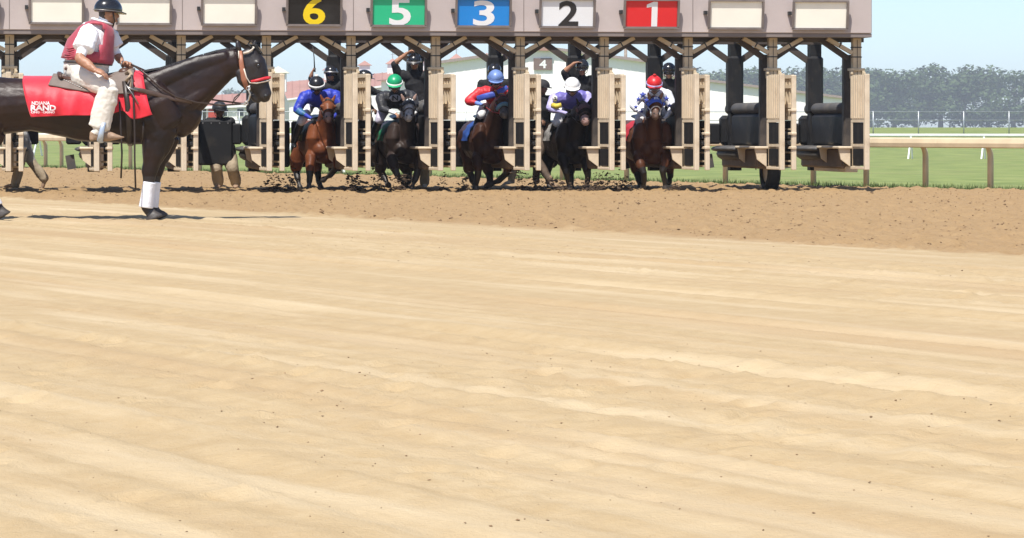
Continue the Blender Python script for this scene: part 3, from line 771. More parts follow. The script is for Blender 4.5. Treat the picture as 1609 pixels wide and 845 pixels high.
# half-open rear door of the empty stall beside number 6
vv = 2.72; ua, ub = gu(311, vv), gu(366, vv)
mb = MB(); mb.box(ua, ub, vv, vv + .1, gz(259.5, ua, vv), gz(188, ua, vv), .03); d = mb.build('rear_door', PAD, gate)
mb = MB()
for k in range(4): mb.ball((ua + (ub - ua) * (.14 + .24 * k), vv - .002, gz(188, ua, vv) - .06), .013, .006, .013, nu=6, nv=4)
mb.build('studs', STEEL, d)
# hauling wheels and end frame
def wheel(u, v, r=.34):
    mb = MB(); n = 32; pr = [(-.10, r * .62), (-.115, r * .8), (-.10, r * .95), (-.06, r), (.06, r), (.10, r * .95), (.115, r * .8), (.10, r * .62)]
    vs = [(u + a, v + math.cos(2 * math.pi * i / n) * q, r - .015 + math.sin(2 * math.pi * i / n) * q) for i in range(n) for a, q in pr]
    mb.add(vs, [(i * 8 + j, i * 8 + (j + 1) % 8, ((i + 1) % n) * 8 + (j + 1) % 8, ((i + 1) % n) * 8 + j) for i in range(n) for j in range(8)])
    w_ = mb.build('wheel', mat('tyre', (0.018, 0.018, 0.018), .8, .15, 8), gate)
    mb = MB(); mb.tube([(u - .07, v, r - .015), (u + .07, v, r - .015)], r * .63, 20); mb.build('rim', BEIGE, w_)
for u in (gu(1199, 1.0) + .12, UP[1] - .3): wheel(u, 1.0)
mb = MB(); mb.box(uR - .22, uR + .0, .5, 2.4, .30, .42, .01); mb.build('end_sill', BEIGE, gate)

# ------------------------------------------------------------ people
SKINS = [mat('skin_light', (0.47, 0.26, 0.17), .5, .1, 12, subs=.05), mat('skin_tan', (0.36, 0.18, 0.105), .5, .1, 12, subs=.05), mat('skin_brown', (0.17, 0.085, 0.05), .5, .1, 12)]
HAIR = mat('dark_hair', (0.03, 0.02, 0.015), .6)
def cloth(name, c, rough=.8, bump=.35, sheen=.2, c2=None, bscale=14): return mat(name, c, rough, .1, 6, bump, bscale, sheen=sheen, c2=c2)
BLACKSHIRT = cloth('black_shirt', (0.010, 0.010, 0.012), .85, .35, 0.0)
KHAKI = mat('khaki_trousers', (0.36, 0.29, 0.20), .85, .15, 5, .5, 11, dirt=(0.22, 0.16, 0.10), dscale=4, damt=.6)
GREYPANT = cloth('grey_trousers', (0.33, 0.32, 0.295))
WHITEPANT = cloth('white_breeches', (0.80, 0.80, 0.80), .6, .3)
BOOTBLK = mat('black_boot', (0.016, 0.016, 0.018), .28, .1, 6)
BOOTTAN = mat('tan_boot', (0.30, 0.20, 0.13), .6, .15, 8)
SHOE = mat('pale_shoe', (0.50, 0.46, 0.40), .7, .15, 9)
GOGGLE = mat('goggle_lens', (0.02, 0.02, 0.025), .1, .05, spec=.7)

def frame(fwd, up=(0, 0, 1)):
    f = Vector(fwd).normalized(); u = Vector(up); u = (u - f * u.dot(f)).normalized()
    return u.cross(f) * -1, f, u            # side (figure's right when f x u), forward, up

def add_head(o, c, fwd, up, k, m_skin, m_hair):
    s, f, u = frame(fwd, up); c = Vector(c)
    P = lambda a, b, d: c + s * (a * k) + f * (b * k) + u * (d * k)
    o.loft([P(0, -.012, .085), P(0, -.01, .04), P(0, .0, -.015), P(0, .018, -.07), P(0, .04, -.105)], [.055 * k, .076 * k, .074 * k, .060 * k, .032 * k], [.07 * k, .095 * k, .09 * k, .066 * k, .035 * k], s, m_skin)
    o.loft([P(0, .078, .03), P(0, .092, .0), P(0, .108, -.028), P(0, .088, -.04)], [.010 * k, .012 * k, .017 * k, .012 * k], None, s, m_skin, 8)       # nose
    o.loft([P(-.045, .074, .035), P(0, .09, .04), P(.045, .074, .035)], .012 * k, None, u, m_skin, 8)                                              # brow
    o.loft([P(-.026, .078, -.068), P(0, .09, -.066), P(.026, .078, -.068)], .010 * k, None, u, m_skin, 8)                                           # lips
    for q in (-1, 1): o.loft([P(q * .078, -.01, .022), P(q * .082, -.012, -.03)], [.013 * k, .009 * k], [.02 * k, .015 * k], s, m_skin, 8)           # ears
    o.loft([P(0, -.045, .07), P(0, -.062, .02), P(0, -.05, -.045)], [.062 * k, .068 * k, .05 * k], [.05 * k, .052 * k, .04 * k], s, m_hair)

def add_hand(o, wr, d, palm_n, k, m, curl=.5, right=1):
    """palm with four fingers of unequal length and a thumb; d = pointing direction, palm_n = direction the palm faces"""
    d = Vector(d).normalized(); n = Vector(palm_n); n = (n - d * n.dot(d)).normalized(); s = d.cross(n) * right; wr = Vector(wr)
    o.loft([wr, wr + d * .035 * k, wr + d * .085 * k], [.027 * k, .040 * k, .043 * k], [.019 * k, .018 * k, .015 * k], s, m, 10)
    for i, (off, ln) in enumerate(((-.033, .062), (-.011, .075), (.011, .070), (.031, .055))):
        a = wr + d * .088 * k + s * off * k; L = ln * k
        b = a + (d * math.cos(curl * .8) + n * math.sin(curl * .8)) * L * .5
        e = b + (d * math.cos(curl * 2) + n * math.sin(curl * 2)) * L * .5
        o.loft([a - d * .02 * k, b, e], [.0095 * k, .009 * k, .0075 * k], None, s, m, 8)
    a = wr + d * .03 * k - s * .032 * k
    b = a + (d * .6 - s * .55 + n * .35).normalized() * .04 * k; e = b + (d * .8 + n * .5 * (1 + curl)).normalized() * .032 * k
    o.loft([a, b, e], [.013 * k, .011 * k, .009 * k], None, d, m, 8)

def add_helmet(t, c, fwd, up, k, shell, band=None, brim=True, pom=None, visor=None, goggles=None):
    s, f, u = frame(fwd, up); c = Vector(c) + u * .028 * k - f * .004 * k
    mb = MB(); rx, ry, rz = .106 * k, .128 * k, .102 * k
    mb.ball(c, rx, ry, rz, (s, f, u), 20, 9, lo=-.28)
    h = mb.build('helmet', shell, t, True, True)
    if band is not None:
        mb = MB(); n = 24; z0, z1 = -.030 * k, .004 * k
        ringp = [[c + s * (math.cos(a) * (rx + e)) + f * (math.sin(a) * (ry + e)) + u * z for a in [2 * math.pi * i / n for i in range(n)]] for z, e in ((z0, .002), (z0, .010 * k), (z1, .010 * k), (z1, .002))]
        mb.add(sum(ringp, []), [(r * n + i, r * n + (i + 1) % n, (r + 1) * n + (i + 1) % n, (r + 1) * n + i) for r in range(3) for i in range(n)])
        mb.build('band', band, h, True, True)
    if brim:
        mb = MB(); pts = [-1.0, -.6, -.2, .2, .6, 1.0]; z = -.018 * k; vs = []
        for zz in (z, z + .008 * k):
            for a in pts:
                ang = math.pi / 2 + a * .95
                for e in (.0, .045 * k * (1 - .55 * a * a)): vs.append(c + s * (math.cos(ang) * (rx + e)) + f * (math.sin(ang) * (ry + e)) + u * (zz - e * .25))
        fs = []
        for i in range(5): fs += [(2 * i, 2 * i + 1, 2 * i + 3, 2 * i + 2), (12 + 2 * i, 14 + 2 * i, 15 + 2 * i, 13 + 2 * i), (2 * i + 1, 13 + 2 * i, 15 + 2 * i, 2 * i + 3)]
        mb.add(vs, fs); mb.build('peak', shell, h, False, True)
    if pom is not None:
        mb = MB(); mb.ball(c + u * (rz + .012 * k), .026 * k, .026 * k, .02 * k, nu=10, nv=6); mb.build('pompom', pom, h, True, True)
    if goggles is not None:
        mb = MB(); q = Vector(c) - u * .05 * k
        n = 9; vs = []
        for zz in (-.024, .024):
            for i in range(n):
                a = math.pi / 2 + (i / (n - 1) - .5) * 2.1
                for e in (.0, .014): vs.append(q + s * (math.cos(a) * (.082 * k + e * k)) + f * (math.sin(a) * (.098 * k + e * k)) + u * zz * k)
        fs = []
        for i in range(n - 1):
            a, b2 = 2 * i, 2 * (i + 1); o2 = 2 * n
            fs += [(a + 1, b2 + 1, o2 + b2 + 1, o2 + a + 1), (a, o2 + a, o2 + b2, b2), (a, b2, b2 + 1, a + 1), (o2 + a, o2 + a + 1, o2 + b2 + 1, o2 + b2)]
        mb.add(vs, fs); mb.build('goggles', goggles, t, True, True)
    # chin strap
    mb = MB()
    mb.tube([c + s * (.084 * k) - u * .03 * k, c + s * (.072 * k) + f * .03 * k - u * .10 * k, c + f * .06 * k - u * .152 * k, c - s * (.072 * k) + f * .03 * k - u * .10 * k, c - s * (.084 * k) - u * .03 * k], .006 * k, 5)
    mb.build('chin_strap', BLKST, t, True, True)
    return h

def person(label, Y, J, shirt, pants, boot, skin, sleeve=None, fore=None, glove=None, lower=None, k=.95, fwd=(0, -1, 0), up=(0, 0, 1), helmet=None, group=None, voxel=.011, fat=1.0, cuff=None, curl=.9, feet=((0, -1, 0), (0, -1, 0)), foot_mat=None, flare=1.0, loose=1.0, puff=1.15, hk=1.14, palm=((0, 0, -1), (0, 0, -1)), base=None):
    """J: joints as photo pixels with a depth offset in metres (px, py, d)"""
    q = {n: W(p[0], p[1], Y + (p[2] if len(p) > 2 else 0)) for n, p in J.items()}
    b = base if base is not None else Vector((q['pel'].x, q['pel'].y, min(q['anL'].z, q['anR'].z) - .07))
    t = thing('person', label, 'person', b, group=group)
    mats = [skin, shirt, sleeve or shirt, fore or skin, glove or skin, pants, lower or pants, boot, HAIR, cuff or sleeve or shirt]
    o = Org(); sv = (q['shR'] - q['shL']).normalized()
    pel, ch, nk = q['pel'], q['ch'], q['nk']; waist = pel.lerp(ch, .45)
    o.loft([pel - (ch - pel).normalized() * .07 * k, pel, ], [.125 * k * fat, .165 * k * fat], [.10 * k * fat, .125 * k * fat], sv, 5)
    o.loft([pel + (ch - pel).normalized() * .02, waist, ch, ch.lerp(nk, .6), nk], [.16 * k * fat, .15 * k * fat, .178 * k, .15 * k, .062 * k], [.122 * k * fat, .112 * k * fat, .122 * k, .09 * k, .055 * k], sv, 1)
    for n in 'LR':
        sh, el, wr = q['sh' + n], q['el' + n], q['wr' + n]
        o.loft([ch.lerp(nk, .35), sh.lerp(ch.lerp(nk, .35), .25)], [.095 * k, .085 * k * puff], None, (0, 0, 1), 1)
        o.loft([sh, sh.lerp(el, .5), el], [.070 * k * puff, .062 * k * puff, .052 * k * puff], None, (0, 1, 0), 2)
        mid = el.lerp(wr, .55)
        o.loft([el, el.lerp(wr, .3), mid], [.047 * k * (puff if fore is not None and fore not in SKINS else 1), .045 * k * (puff if fore is not None and fore not in SKINS else 1), .039 * k], None, (0, 1, 0), 3)
        o.loft([mid, wr], [.038 * k, .029 * k], None, (0, 1, 0), 9 if cuff else 3)
        d = q['ha' + n] - wr if 'ha' + n in q else wr - el
        add_hand(o, wr, d, palm[0 if n == 'L' else 1], k, 4, curl, 1 if n == 'R' else -1)
        hp, kn, an = q.get('hip' + n, pel + (sv * (.09 * k if n == 'R' else -.09 * k))), q['kn' + n], q['an' + n]
        o.loft([hp, hp.lerp(kn, .5), kn], [.096 * k * loose, .084 * k * loose, .066 * k * loose], None, (0, 1, 0), 5)
        o.loft([kn, kn.lerp(an, .35), kn.lerp(an, .75), an], [.062 * k * loose, .062 * k * loose, .052 * k * flare * loose, .047 * k * flare * loose], None, (0, 1, 0), 6)
        fd = Vector(feet[0 if n == 'L' else 1]).normalized()
        hl = an + V(0, 0, -.045 * k) - fd * .05 * k
        o.loft([an + V(0, 0, .05 * k), an + V(0, 0, -.03 * k)], .046 * k, None, (0, 1, 0), 7)
        sd = fd.cross(V(0, 0, 1)); sd = sd if sd.length > .1 else V(1, 0, 0)
        o.loft([hl, an + fd * .07 * k + V(0, 0, -.04 * k), an + fd * .15 * k + V(0, 0, -.052 * k), an + fd * .19 * k + V(0, 0, -.058 * k)], [.034 * k, .042 * k, .044 * k, .03 * k], [.036 * k, .036 * k, .026 * k, .018 * k], sd, 7)
    hd = q['hd']
    o.loft([nk, hd - Vector(frame(fwd, up)[2]) * .07 * k], [.056 * k, .052 * k], None, sv, 0)
    add_head(o, hd, fwd, up, k, 0, 8)
    body = o.bake('body', mats, t, voxel, 3, .5, .010, 11)
    s_, f_, u_ = frame(fwd, up)
    for e in (-1, 1):
        mb = MB(); mb.ball(hd + s_ * e * .033 * k + f_ * .081 * k + u_ * .012 * k, .012 * k, nu=8, nv=6); mb.build('eye', BLKST, t, True, True)
    if helmet: add_helmet(t, hd, fwd, up, k * hk, **helmet)
    return t, q, body

# ------------------------------------------------------------ racehorses
def coat(name, c, dark, rough=.42): return mat(name, c, rough, .25, 2.2, .08, 60, c2=dark, spec=.16)
HOOF = mat('hoof', (0.05, 0.042, 0.036), .5, .2, 10)
LEATHER = mat('bridle_leather', (0.045, 0.028, 0.02), .45, .1, 20)
HLEG = mat('dark_points', (0.018, 0.014, 0.012), .5, .2, 6)
MANE = mat('mane_black', (0.012, 0.010, 0.009), .6, .2, 30, .4, 60, stretch=(1, 1, .2))
HS, HY = 47.05 / F, 47.05                                       # metres per photo pixel at the horses

def race_horse(label, cx, head, legs, coatm, facem, pointm, yaw=12.0, group='racehorses leaving the stalls', hood=None, hood_text=None, cloth_m=None, noseroll=None, trim=None, nose_pink=None, earm=None, wide=1.0, lift=0.0):
    """cx: chest column; head = (poll px, poll py, muzzle px, muzzle py); legs: joint chains (px, py, f) with f metres towards the camera"""
    X0 = (cx - 600) * HS; t_ = R(yaw); rx = Vector((math.cos(t_), math.sin(t_), 0)); fx = Vector((math.sin(t_), -math.cos(t_), 0)); B = Vector((X0, HY, 0))
    def P(r, f, z): return B + rx * r + fx * f + Vector((0, 0, z))
    def Q(px, py, f):                                          # pixel, metres forward
        p = W(px, py, HY)
        Yf = HY - f; return W(px, py, Yf)
    t = thing('racehorse', label, 'horse', Vector((X0, HY, 0)), group=group)
    mats = [coatm, pointm, HOOF, facem, earm or facem, nose_pink or facem]
    o = Org(); wv = wide
    dz = lift
    o.loft([P(0, .18, .74 + dz), P(0, .11, .76 + dz), P(0, -.05, .79 + dz), P(0, -.3, .81 + dz), P(0, -.65, .81), P(0, -1.0, .83), P(0, -1.3, .86), P(0, -1.55, .86), P(0, -1.66, .82)],
           [.12 * wv, .20 * wv, .265 * wv, .295 * wv, .30, .28, .25, .19, .10], [.16, .25, .33, .37, .36, .34, .32, .26, .15], rx, 0)
    o.ball(P(0, .06, .58 + dz), (.20 * wv, .17, .15), 0)
    for s in (-1, 1):
        o.ball(P(s * .125 * wv, .17, .675 + dz), (.125, .11, .13), 0)                    # pectorals
        o.loft([P(s * .19 * wv, .03, 1.05 + dz), P(s * .225 * wv, .08, .86 + dz), P(s * .20 * wv, .05, .66 + dz)], [.10, .12, .10], [.16, .17, .13], rx, 0)     # shoulder
        o.loft([P(s * .15, -1.25, .92), P(s * .17, -1.32, .76), P(s * .16, -1.25, .60)], [.11, .11, .085], [.22, .21, .14], rx, 0)    # haunch
    o.loft([P(0, .0, 1.10 + dz), P(0, -.25, 1.16 + dz), P(0, -.5, 1.12)], [.09, .10, .12], [.10, .08, .08], rx, 0)   # withers
    hx, hy, mx, my = head
    poll = Q(hx, hy + 6, .50); muz = Q(mx, my - 4, .82); d = (muz - poll)
    hside = rx.copy()
    crest = P(0, -.02, 1.10 + dz); mid = crest.lerp(poll, .55) + V(0, 0, .03)
    o.loft([P(0, -.12, 1.0 + dz), P(0, .05, 1.03 + dz), mid, poll - d * .02], [.15, .155, .115, .085], [.26, .24, .185, .13], hside, 0)
    o.loft([P(0, .12, .86 + dz), mid + V(0, 0, -.14)], [.15, .10], [.14, .10], hside, 0)
    dn = d.normalized(); fn = hside.cross(dn)
    if fn.y > 0: fn = -fn                                       # face normal towards camera
    H = lambda a, s=0, n=0: poll + d * a + hside * s + fn * n
    o.loft([H(-.02), H(.14), H(.30), H(.46), H(.62)], [.082, .105, .118, .092, .074], [.10, .125, .135, .115, .095], hside, 3)
    o.loft([H(.60), H(.76), H(.92), H(1.0)], [.075, .064, .070, .056], [.095, .08, .075, .055], hside, 5)
    for s in (-1, 1):
        o.ball(H(.31, s * .112, .055), .030, 3)                                  # brow over the eye
        o.loft([H(.20, s * .075, -.09), H(.42, s * .07, -.115), H(.55, s * .05, -.09)], [.045, .05, .035], [.07, .075, .05], hside, 3)   # jaw
        o.loft([H(.90, s * .036, .05), H(.97, s * .036, .045)], .024, None, hside, 5, 8)  # nostril flare
        e0 = H(-.02, s * .070, .02); up_ = (V(0, 0, 1) * .8 + hside * s * .35).normalized()
        o.loft([e0, e0 + up_ * .065, e0 + up_ * .135, e0 + up_ * .16], [.024, .036, .022, .006], [.018, .018, .012, .005], hside, 4, 8)
    # legs
    for ch_, front in legs:
        pts = [Q(*p) for p in ch_]
        n = len(pts)
        if front:
            rad = [.098, .078, .056, .052, .036, .043, .038][:n]
        else:
            rad = [.13, .10, .060, .058, .038, .044, .038][:n]
        root = P(.17 * (1 if pts[0].x > X0 else -1), -.02 if front else -1.2, .66 if front else .74)
        o.loft([root, pts[0]], [.12, rad[0]], None, rx, 0)
        o.loft(pts[:2], rad[:2], [r * 1.1 for r in rad[:2]], rx, 0)
        o.loft(pts[1:], rad[1:], None, rx, 1)
        e = pts[-1]; dr = (pts[-1] - pts[-2]).normalized()
        o.loft([e, e + dr * .045, e + dr * .085], [.040, .052, .058], [.042, .056, .062], rx, 2)
    o.bake('body', mats, t, .0135, 4, .5, .011, 5.0)
    for s in (-1, 1):
        mb = MB(); mb.ball(H(.33, s * .122, .045), .022, nu=10, nv=6); mb.build('eye', GOGGLE, t, True, True)
        mb = MB(); mb.ball(H(.955, s * .038, .066), .014, .012, .02, nu=8, nv=6); mb.build('nostril', BLKST, t, True, True)
    # forelock and mane, tail
    mb = MB()
    for i in range(26):
        a = rng.uniform(-.05, .05); p = H(-.05, a, .0) + V(0, 0, .02); q = H(rng.uniform(.1, .22), a * 1.3 + rng.normal(0, .01), .115 + rng.uniform(0, .02))
        mb.tube([p, p.lerp(q, .5) + fn * .04, q], [.008, .007, .002], 4)
    for i in range(60):
        a = i / 60; p = (P(0, -.12, 1.24 + dz)).lerp(poll + V(0, 0, .1), a) ; sgn = rng.choice((-1, 1))
        q = p + rx * (rng.uniform(.05, .10) * sgn) + V(0, 0, -rng.uniform(.06, .14))
        mb.tube([p, p.lerp(q, .5) + rx * .02 * sgn, q], [.010, .009, .003], 4)
    mb.build('mane', MANE, t, True, True)
    mb = MB()
    for i in range(40):
        a = rng.normal(0, .04); mb.tube([P(a * .3, -1.66, 1.05), P(a - .02, -1.85, .95), P(a * 1.6 - .03, -1.95, .6 + rng.uniform(-.1, .1))], [.012, .014, .003], 4)
    mb.build('tail', MANE, t, True, True)
    # bridle: cheek straps, noseband, browband, bit rings and reins
    mb = MB()
    def band(a, rs, rn, w=.010, nn=18, tilt=0.0):
        pts = [H(a + tilt * math.sin(2 * math.pi * i / nn), rs * math.cos(2 * math.pi * i / nn), rn * math.sin(2 * math.pi * i / nn)) for i in range(nn + 1)]
        mb.tube(pts, w, 5, False)
    band(.60, .086, .106); band(.10, .103, .122)
    for s in (-1, 1): mb.tube([H(.10, s * .103, .03), H(.35, s * .125, .0), H(.62, s * .085, .02), H(.84, s * .072, -.01)], .009, 5)
    mb.build('bridle', trim or LEATHER, t, True, True)
    mb = MB()
    for s in (-1, 1):
        c = H(.84, s * .078, .0); mb.tube([c + dn * .028 * math.cos(a) + fn * .028 * math.sin(a) for a in [2 * math.pi * i / 10 for i in range(11)]], .005, 5, False)
    mb.build('bit_rings', STEEL, t, True, True)
    if noseroll is not None:
        mb = MB(); pts = [H(.58, .102 * math.cos(a), .112 * math.sin(a)) for a in [math.pi * (-.1 + 1.2 * i / 12) for i in range(13)]]
        mb.tube(pts, [.02] + [.036] * 11 + [.02], 10); mb.build('shadow_roll', noseroll, t, True, True)
    if hood is not None:
        mb = MB(); st = [(-.03, .092, .110), (.05, .108, .127), (.14, .118, .139), (.24, .127, .146), (.34, .132, .149), (.42, .118, .141)]; n = 20; vs = []
        for a, rs, rn in st:
            for i in range(n):
                an = 2 * math.pi * i / n; vs.append(H(a, rs * math.cos(an), rn * math.sin(an)))
        mb.add(vs, [(i * n + j, i * n + (j + 1) % n, (i + 1) * n + (j + 1) % n, (i + 1) * n + j) for i in range(len(st) - 1) for j in range(n)])
        hm = mb.build('hood', hood, t, True, True)
        mb = MB()
        for s in (-1, 1): mb.ball(H(.33, s * .132, .06), .034, .02, .034, nu=10, nv=6)
        mb.build('blinker_cup', hood, hm, True, True)
        if hood_text:
            txt, tm, om = hood_text
            if om is not None:
                mb = MB(); n = 20; c0 = H(.20, 0, .0)
                pts = []
                for i in range(n):
                    an = 2 * math.pi * i / n; s = .062 * math.cos(an); a = .20 + .075 * math.sin(an)
                    pts.append(H(a, s, .148 * math.sqrt(max(0, 1 - (s / .128) ** 2)) + .004))
                mb.add(pts, [tuple(range(n))]); mb.build('emblem', om, hm, False, True)
            vs, fs, tw, th = text_shape(txt, 1, .03)
            k = .058 / th
            vv = []
            for x, y, z in vs:
                s = x * k * 1.15; a = .20 - y * k / d.length
                vv.append(H(a, -s if hside.x < 0 else s, .148 * math.sqrt(max(0, 1 - (s / .128) ** 2)) + .008))
            mb = MB(); mb.add(vv, fs); mb.build('letter', tm, hm, False, True)
    # saddle cloth arching over the barrel, saddle on top
    if cloth_m is not None:
        mb = MB(); n = 28; vs = []; fl = (-.32, -.39, -.50, -.62, -.74)
        for j, f in enumerate(fl):
            for i in range(n + 1):
                an = math.pi * (.02 + .96 * i / n)
                ww = .010 * math.sin(i * 1.7 + j) * (1 if abs(i - n / 2) > 6 else .2)
                vs.append(P((.335 + ww) * math.cos(an), f, .80 + dz * .5 + (.385 + ww) * math.sin(an)))
        m_ = n + 1
        mb.add(vs, [(j * m_ + i, j * m_ + i + 1, (j + 1) * m_ + i + 1, (j + 1) * m_ + i) for j in range(len(fl) - 1) for i in range(n)])
        so_ = mb.build('saddle_cloth', cloth_m, t, True, True)
        mb = MB()
        mb.tube([P(0, -.38, 1.21), P(0, -.55, 1.20), P(0, -.78, 1.24)], [(.10, .03), (.12, .03), (.13, .035)], 10, True, rx); mb.build('saddle', BOOTBLK, t, True, True)
        mb = MB()
        for s in (-1, 1):                                        # number block on the cloth side
            for k2 in range(3): mb.box(0, 0, 0, 0, 0, 0) if False else None
    return t, H, P, Q, hside

SILK = lambda n, c, c2=None: mat('silk_' + n, c, .48, .12, 7, .55, 13, c2=c2, sheen=.1, spec=.4)
def jockey(label, hx, hy, sh, el, wr, torso, sleeve, fore, cuff, capm, band, pom=None, brim=True, pants=None, boots=None, skin=1, gl=None, Y=47.0, turn=0.0, gog=GOGGLE):
    (lx, ly), (rx_, ry_) = sh; (elx, ely), (erx, ery) = el; (wlx, wly), (wrx, wry) = wr
    J = dict(pel=(hx - 3, hy + 26, .78), ch=((lx + rx_) / 2, (ly + ry_) / 2 + 8, .28), nk=(hx + 1, hy + 14, .10), hd=(hx, hy + 3, -.04),
             shL=(lx, ly, .22), shR=(rx_, ry_, .22), elL=(elx, ely, .12), elR=(erx, ery, .12), wrL=(wlx, wly, -.10), wrR=(wrx, wry, -.10), haL=(wlx + 9, wly + 6, -.2), haR=(wrx - 7, wry + 6, -.2),
             hipL=(hx - 12, hy + 34, .75), hipR=(hx + 10, hy + 34, .75), knL=(hx - 24, hy + 60, .22), knR=(hx + 30, hy + 58, .22), anL=(hx - 36, hy + 92, .72), anR=(hx + 34, hy + 90, .72))
    return person(label, Y, J, torso, pants or WHITEPANT, BOOTBLK, SKINS[skin], sleeve, fore, gl or BOOTBLK, boots or BOOTBLK, k=1.04, puff=1.4, hk=1.16, loose=1.1, fwd=(turn, -1, -.42), up=(0, 0, 1), voxel=.0105, cuff=cuff, curl=1.3,
                  helmet=dict(shell=capm, band=band, brim=brim, pom=pom, goggles=gog), feet=((.1, -1, -.1), (-.1, -1, -.1)), group='jockeys on the racehorses', base=Vector((W(hx, 0, Y).x, Y + .6, 1.25)))

# --- horse 6, bay
BAY = coat('coat_bay', (0.175, 0.056, 0.021), (0.105, 0.032, 0.013)); DARKBAY = coat('coat_dark_bay', (0.052, 0.021, 0.011), (0.030, 0.013, 0.008)); BLKBAY = coat('coat_black_bay', (0.020, 0.012, 0.009), (0.011, 0.008, 0.007)); STEELG = coat('coat_steel_brown', (0.040, 0.026, 0.021), (0.022, 0.015, 0.012))
WARMBAY = coat('coat_warm_bay', (0.105, 0.040, 0.020), (0.062, 0.024, 0.012)); PINKN = mat('pink_muzzle', (0.26, 0.16, 0.14), .5, .2, 12); GREYF = mat('grey_face', (0.42, 0.41, 0.41), .5, .2, 16, c2=(0.17, 0.165, 0.165)); DUSK = mat('dark_muzzle', (0.07, 0.06, 0.058), .45, .2, 12)
def L(*p): return list(p)
h6 = race_horse('bright bay horse breaking from stall six', 511, (515, 157, 516, 193),
    [(L((488, 247, .18), (487, 266, .30), (487, 277, .34), (486, 285, .33), (486, 290, .36)), 1),
     (L((530, 246, .15), (531, 259, .34), (526, 267, .22), (518, 276, .10), (513, 279, .06)), 1),
     (L((467, 248, -1.2), (465, 264, -1.32), (466, 270, -1.28), (468, 281, -1.2), (470, 289, -1.15)), 0),
     (L((494, 252, -1.1), (497, 266, -1.05), (499, 272, -1.0), (501, 284, -.9), (503, 291, -.85)), 0)], BAY, BAY, HLEG, nose_pink=PINKN, cloth_m=mat('cloth_six', (0.03, 0.026, 0.02), .6, .3, 6, c2=(0.30, 0.22, 0.02)), earm=BAY)
jockey('jockey in shiny royal blue silks and black cap with white band', 497.5, 131, ((479, 151), (526, 149)), ((467, 173), (540, 171)), ((489, 186), (521, 187)),
    SILK('royal', (0.025, 0.055, 0.50), (0.012, 0.02, 0.24)), SILK('royal', (0, 0, 0)), SILK('royal_green', (0.03, 0.10, 0.40), (0.015, 0.13, 0.09)), SILK('royal', (0, 0, 0)), mat('cap_black', (0.015, 0.015, 0.018), .3), WHITE, pom=WHITE, skin=2)
# --- horse 5
NW = mat('patch_white', (0.75, 0.75, 0.72), .6); NB = mat('patch_black', (0.02, 0.02, 0.022), .6); NG = mat('patch_grey', (0.30, 0.30, 0.33), .5)
h5 = race_horse('dark steel-grey horse in a black hood with letter N leaving stall five', 638, (642, 156, 642, 191),
    [(L((615, 249, .2), (620, 264, .35), (624, 274, .40), (629, 281, .30), (632, 285, .22)), 1),
     (L((659, 247, .12), (657, 262, .2), (656, 270, .22), (652, 283, .26), (649, 290, .28)), 1),
     (L((600, 250, -1.2), (597, 265, -1.35), (599, 271, -1.3), (605, 281, -1.2), (608, 287, -1.12)), 0),
     (L((634, 255, -1.0), (640, 268, -1.05), (641, 274, -1.0), (641, 286, -.9), (640, 292, -.85)), 0)], STEELG, GREYF, HLEG, nose_pink=GREYF, hood=mat('hood_black', (0.022, 0.022, 0.025), .6, .2, 9, .3, 20), hood_text=('N', NB, NW), cloth_m=mat('cloth_green', (0.012, 0.20, 0.08), .6, .2, 5, c2=(0.01, 0.12, 0.05)), earm=mat('ear_pink', (0.30, 0.19, 0.15), .6), wide=1.12)
JT, JQ, JB = jockey('jockey in black silks with grey oval N and green cap', 620, 128, ((599, 153), (645, 150)), ((601, 171), (655, 172)), ((621, 178), (650, 180)),
    SILK('black', (0.03, 0.03, 0.036), (0.018, 0.018, 0.02)), SILK('black', (0, 0, 0)), SILK('black', (0, 0, 0)), WHITEPANT, mat('cap_green', (0.012, 0.33, 0.14), .35, .1, 8), WHITE, skin=1, gl=SKINS[0], pants=mat('breeches_lilac', (0.5, 0.46, 0.55), .6), gog=mat('goggle_smoke', (0.16, 0.16, 0.19), .12))
c0 = W(621, 154, 47.00); mb = MB(); n = 22
mb.ball(c0 + V(0, -.02, 0), .095, .02, .062, nu=20, nv=8); em = mb.build('chest_emblem', NG, JT, True, True)
vs, fs, tw, th = text_shape('N', 1, .03); k_ = .088 / th
mb = MB(); mb.add([(c0.x + x * k_ * 1.2, c0.y - .046, c0.z + y * k_) for x, y, z in vs], fs); mb.build('letter', NB, em, False, True)
# --- horse 3
h3 = race_horse('dark bay horse with blue shadow roll leaving stall three', 772, (789, 150, 793, 186),
    [(L((750, 249, .18), (751, 263, .30), (751, 271, .30), (749, 284, .24), (748, 291, .22)), 1),
     (L((796, 248, .15), (798, 264, .36), (795, 273, .30), (783, 284, .12), (775, 287, .05)), 1),
     (L((738, 252, -1.2), (737, 266, -1.3), (739, 272, -1.25), (743, 284, -1.15), (746, 291, -1.1)), 0),
     (L((765, 254, -1.0), (767, 267, -1.0), (769, 274, -.95), (770, 283, -.85), (767, 288, -.8)), 0)], DARKBAY, DARKBAY, HLEG, nose_pink=DUSK, noseroll=mat('roll_blue', (0.10, 0.20, 0.28), .9, .2, 20, .4, 60), cloth_m=mat('cloth_blue', (0.02, 0.075, 0.30), .6, .2, 5, c2=(0.01, 0.03, 0.14)), trim=mat('rein_red', (0.35, 0.03, 0.03), .5), wide=1.05)
RED = SILK('scarlet', (0.60, 0.025, 0.035), (0.42, 0.015, 0.02)); BLU = SILK('sash_blue', (0.05, 0.09, 0.42))
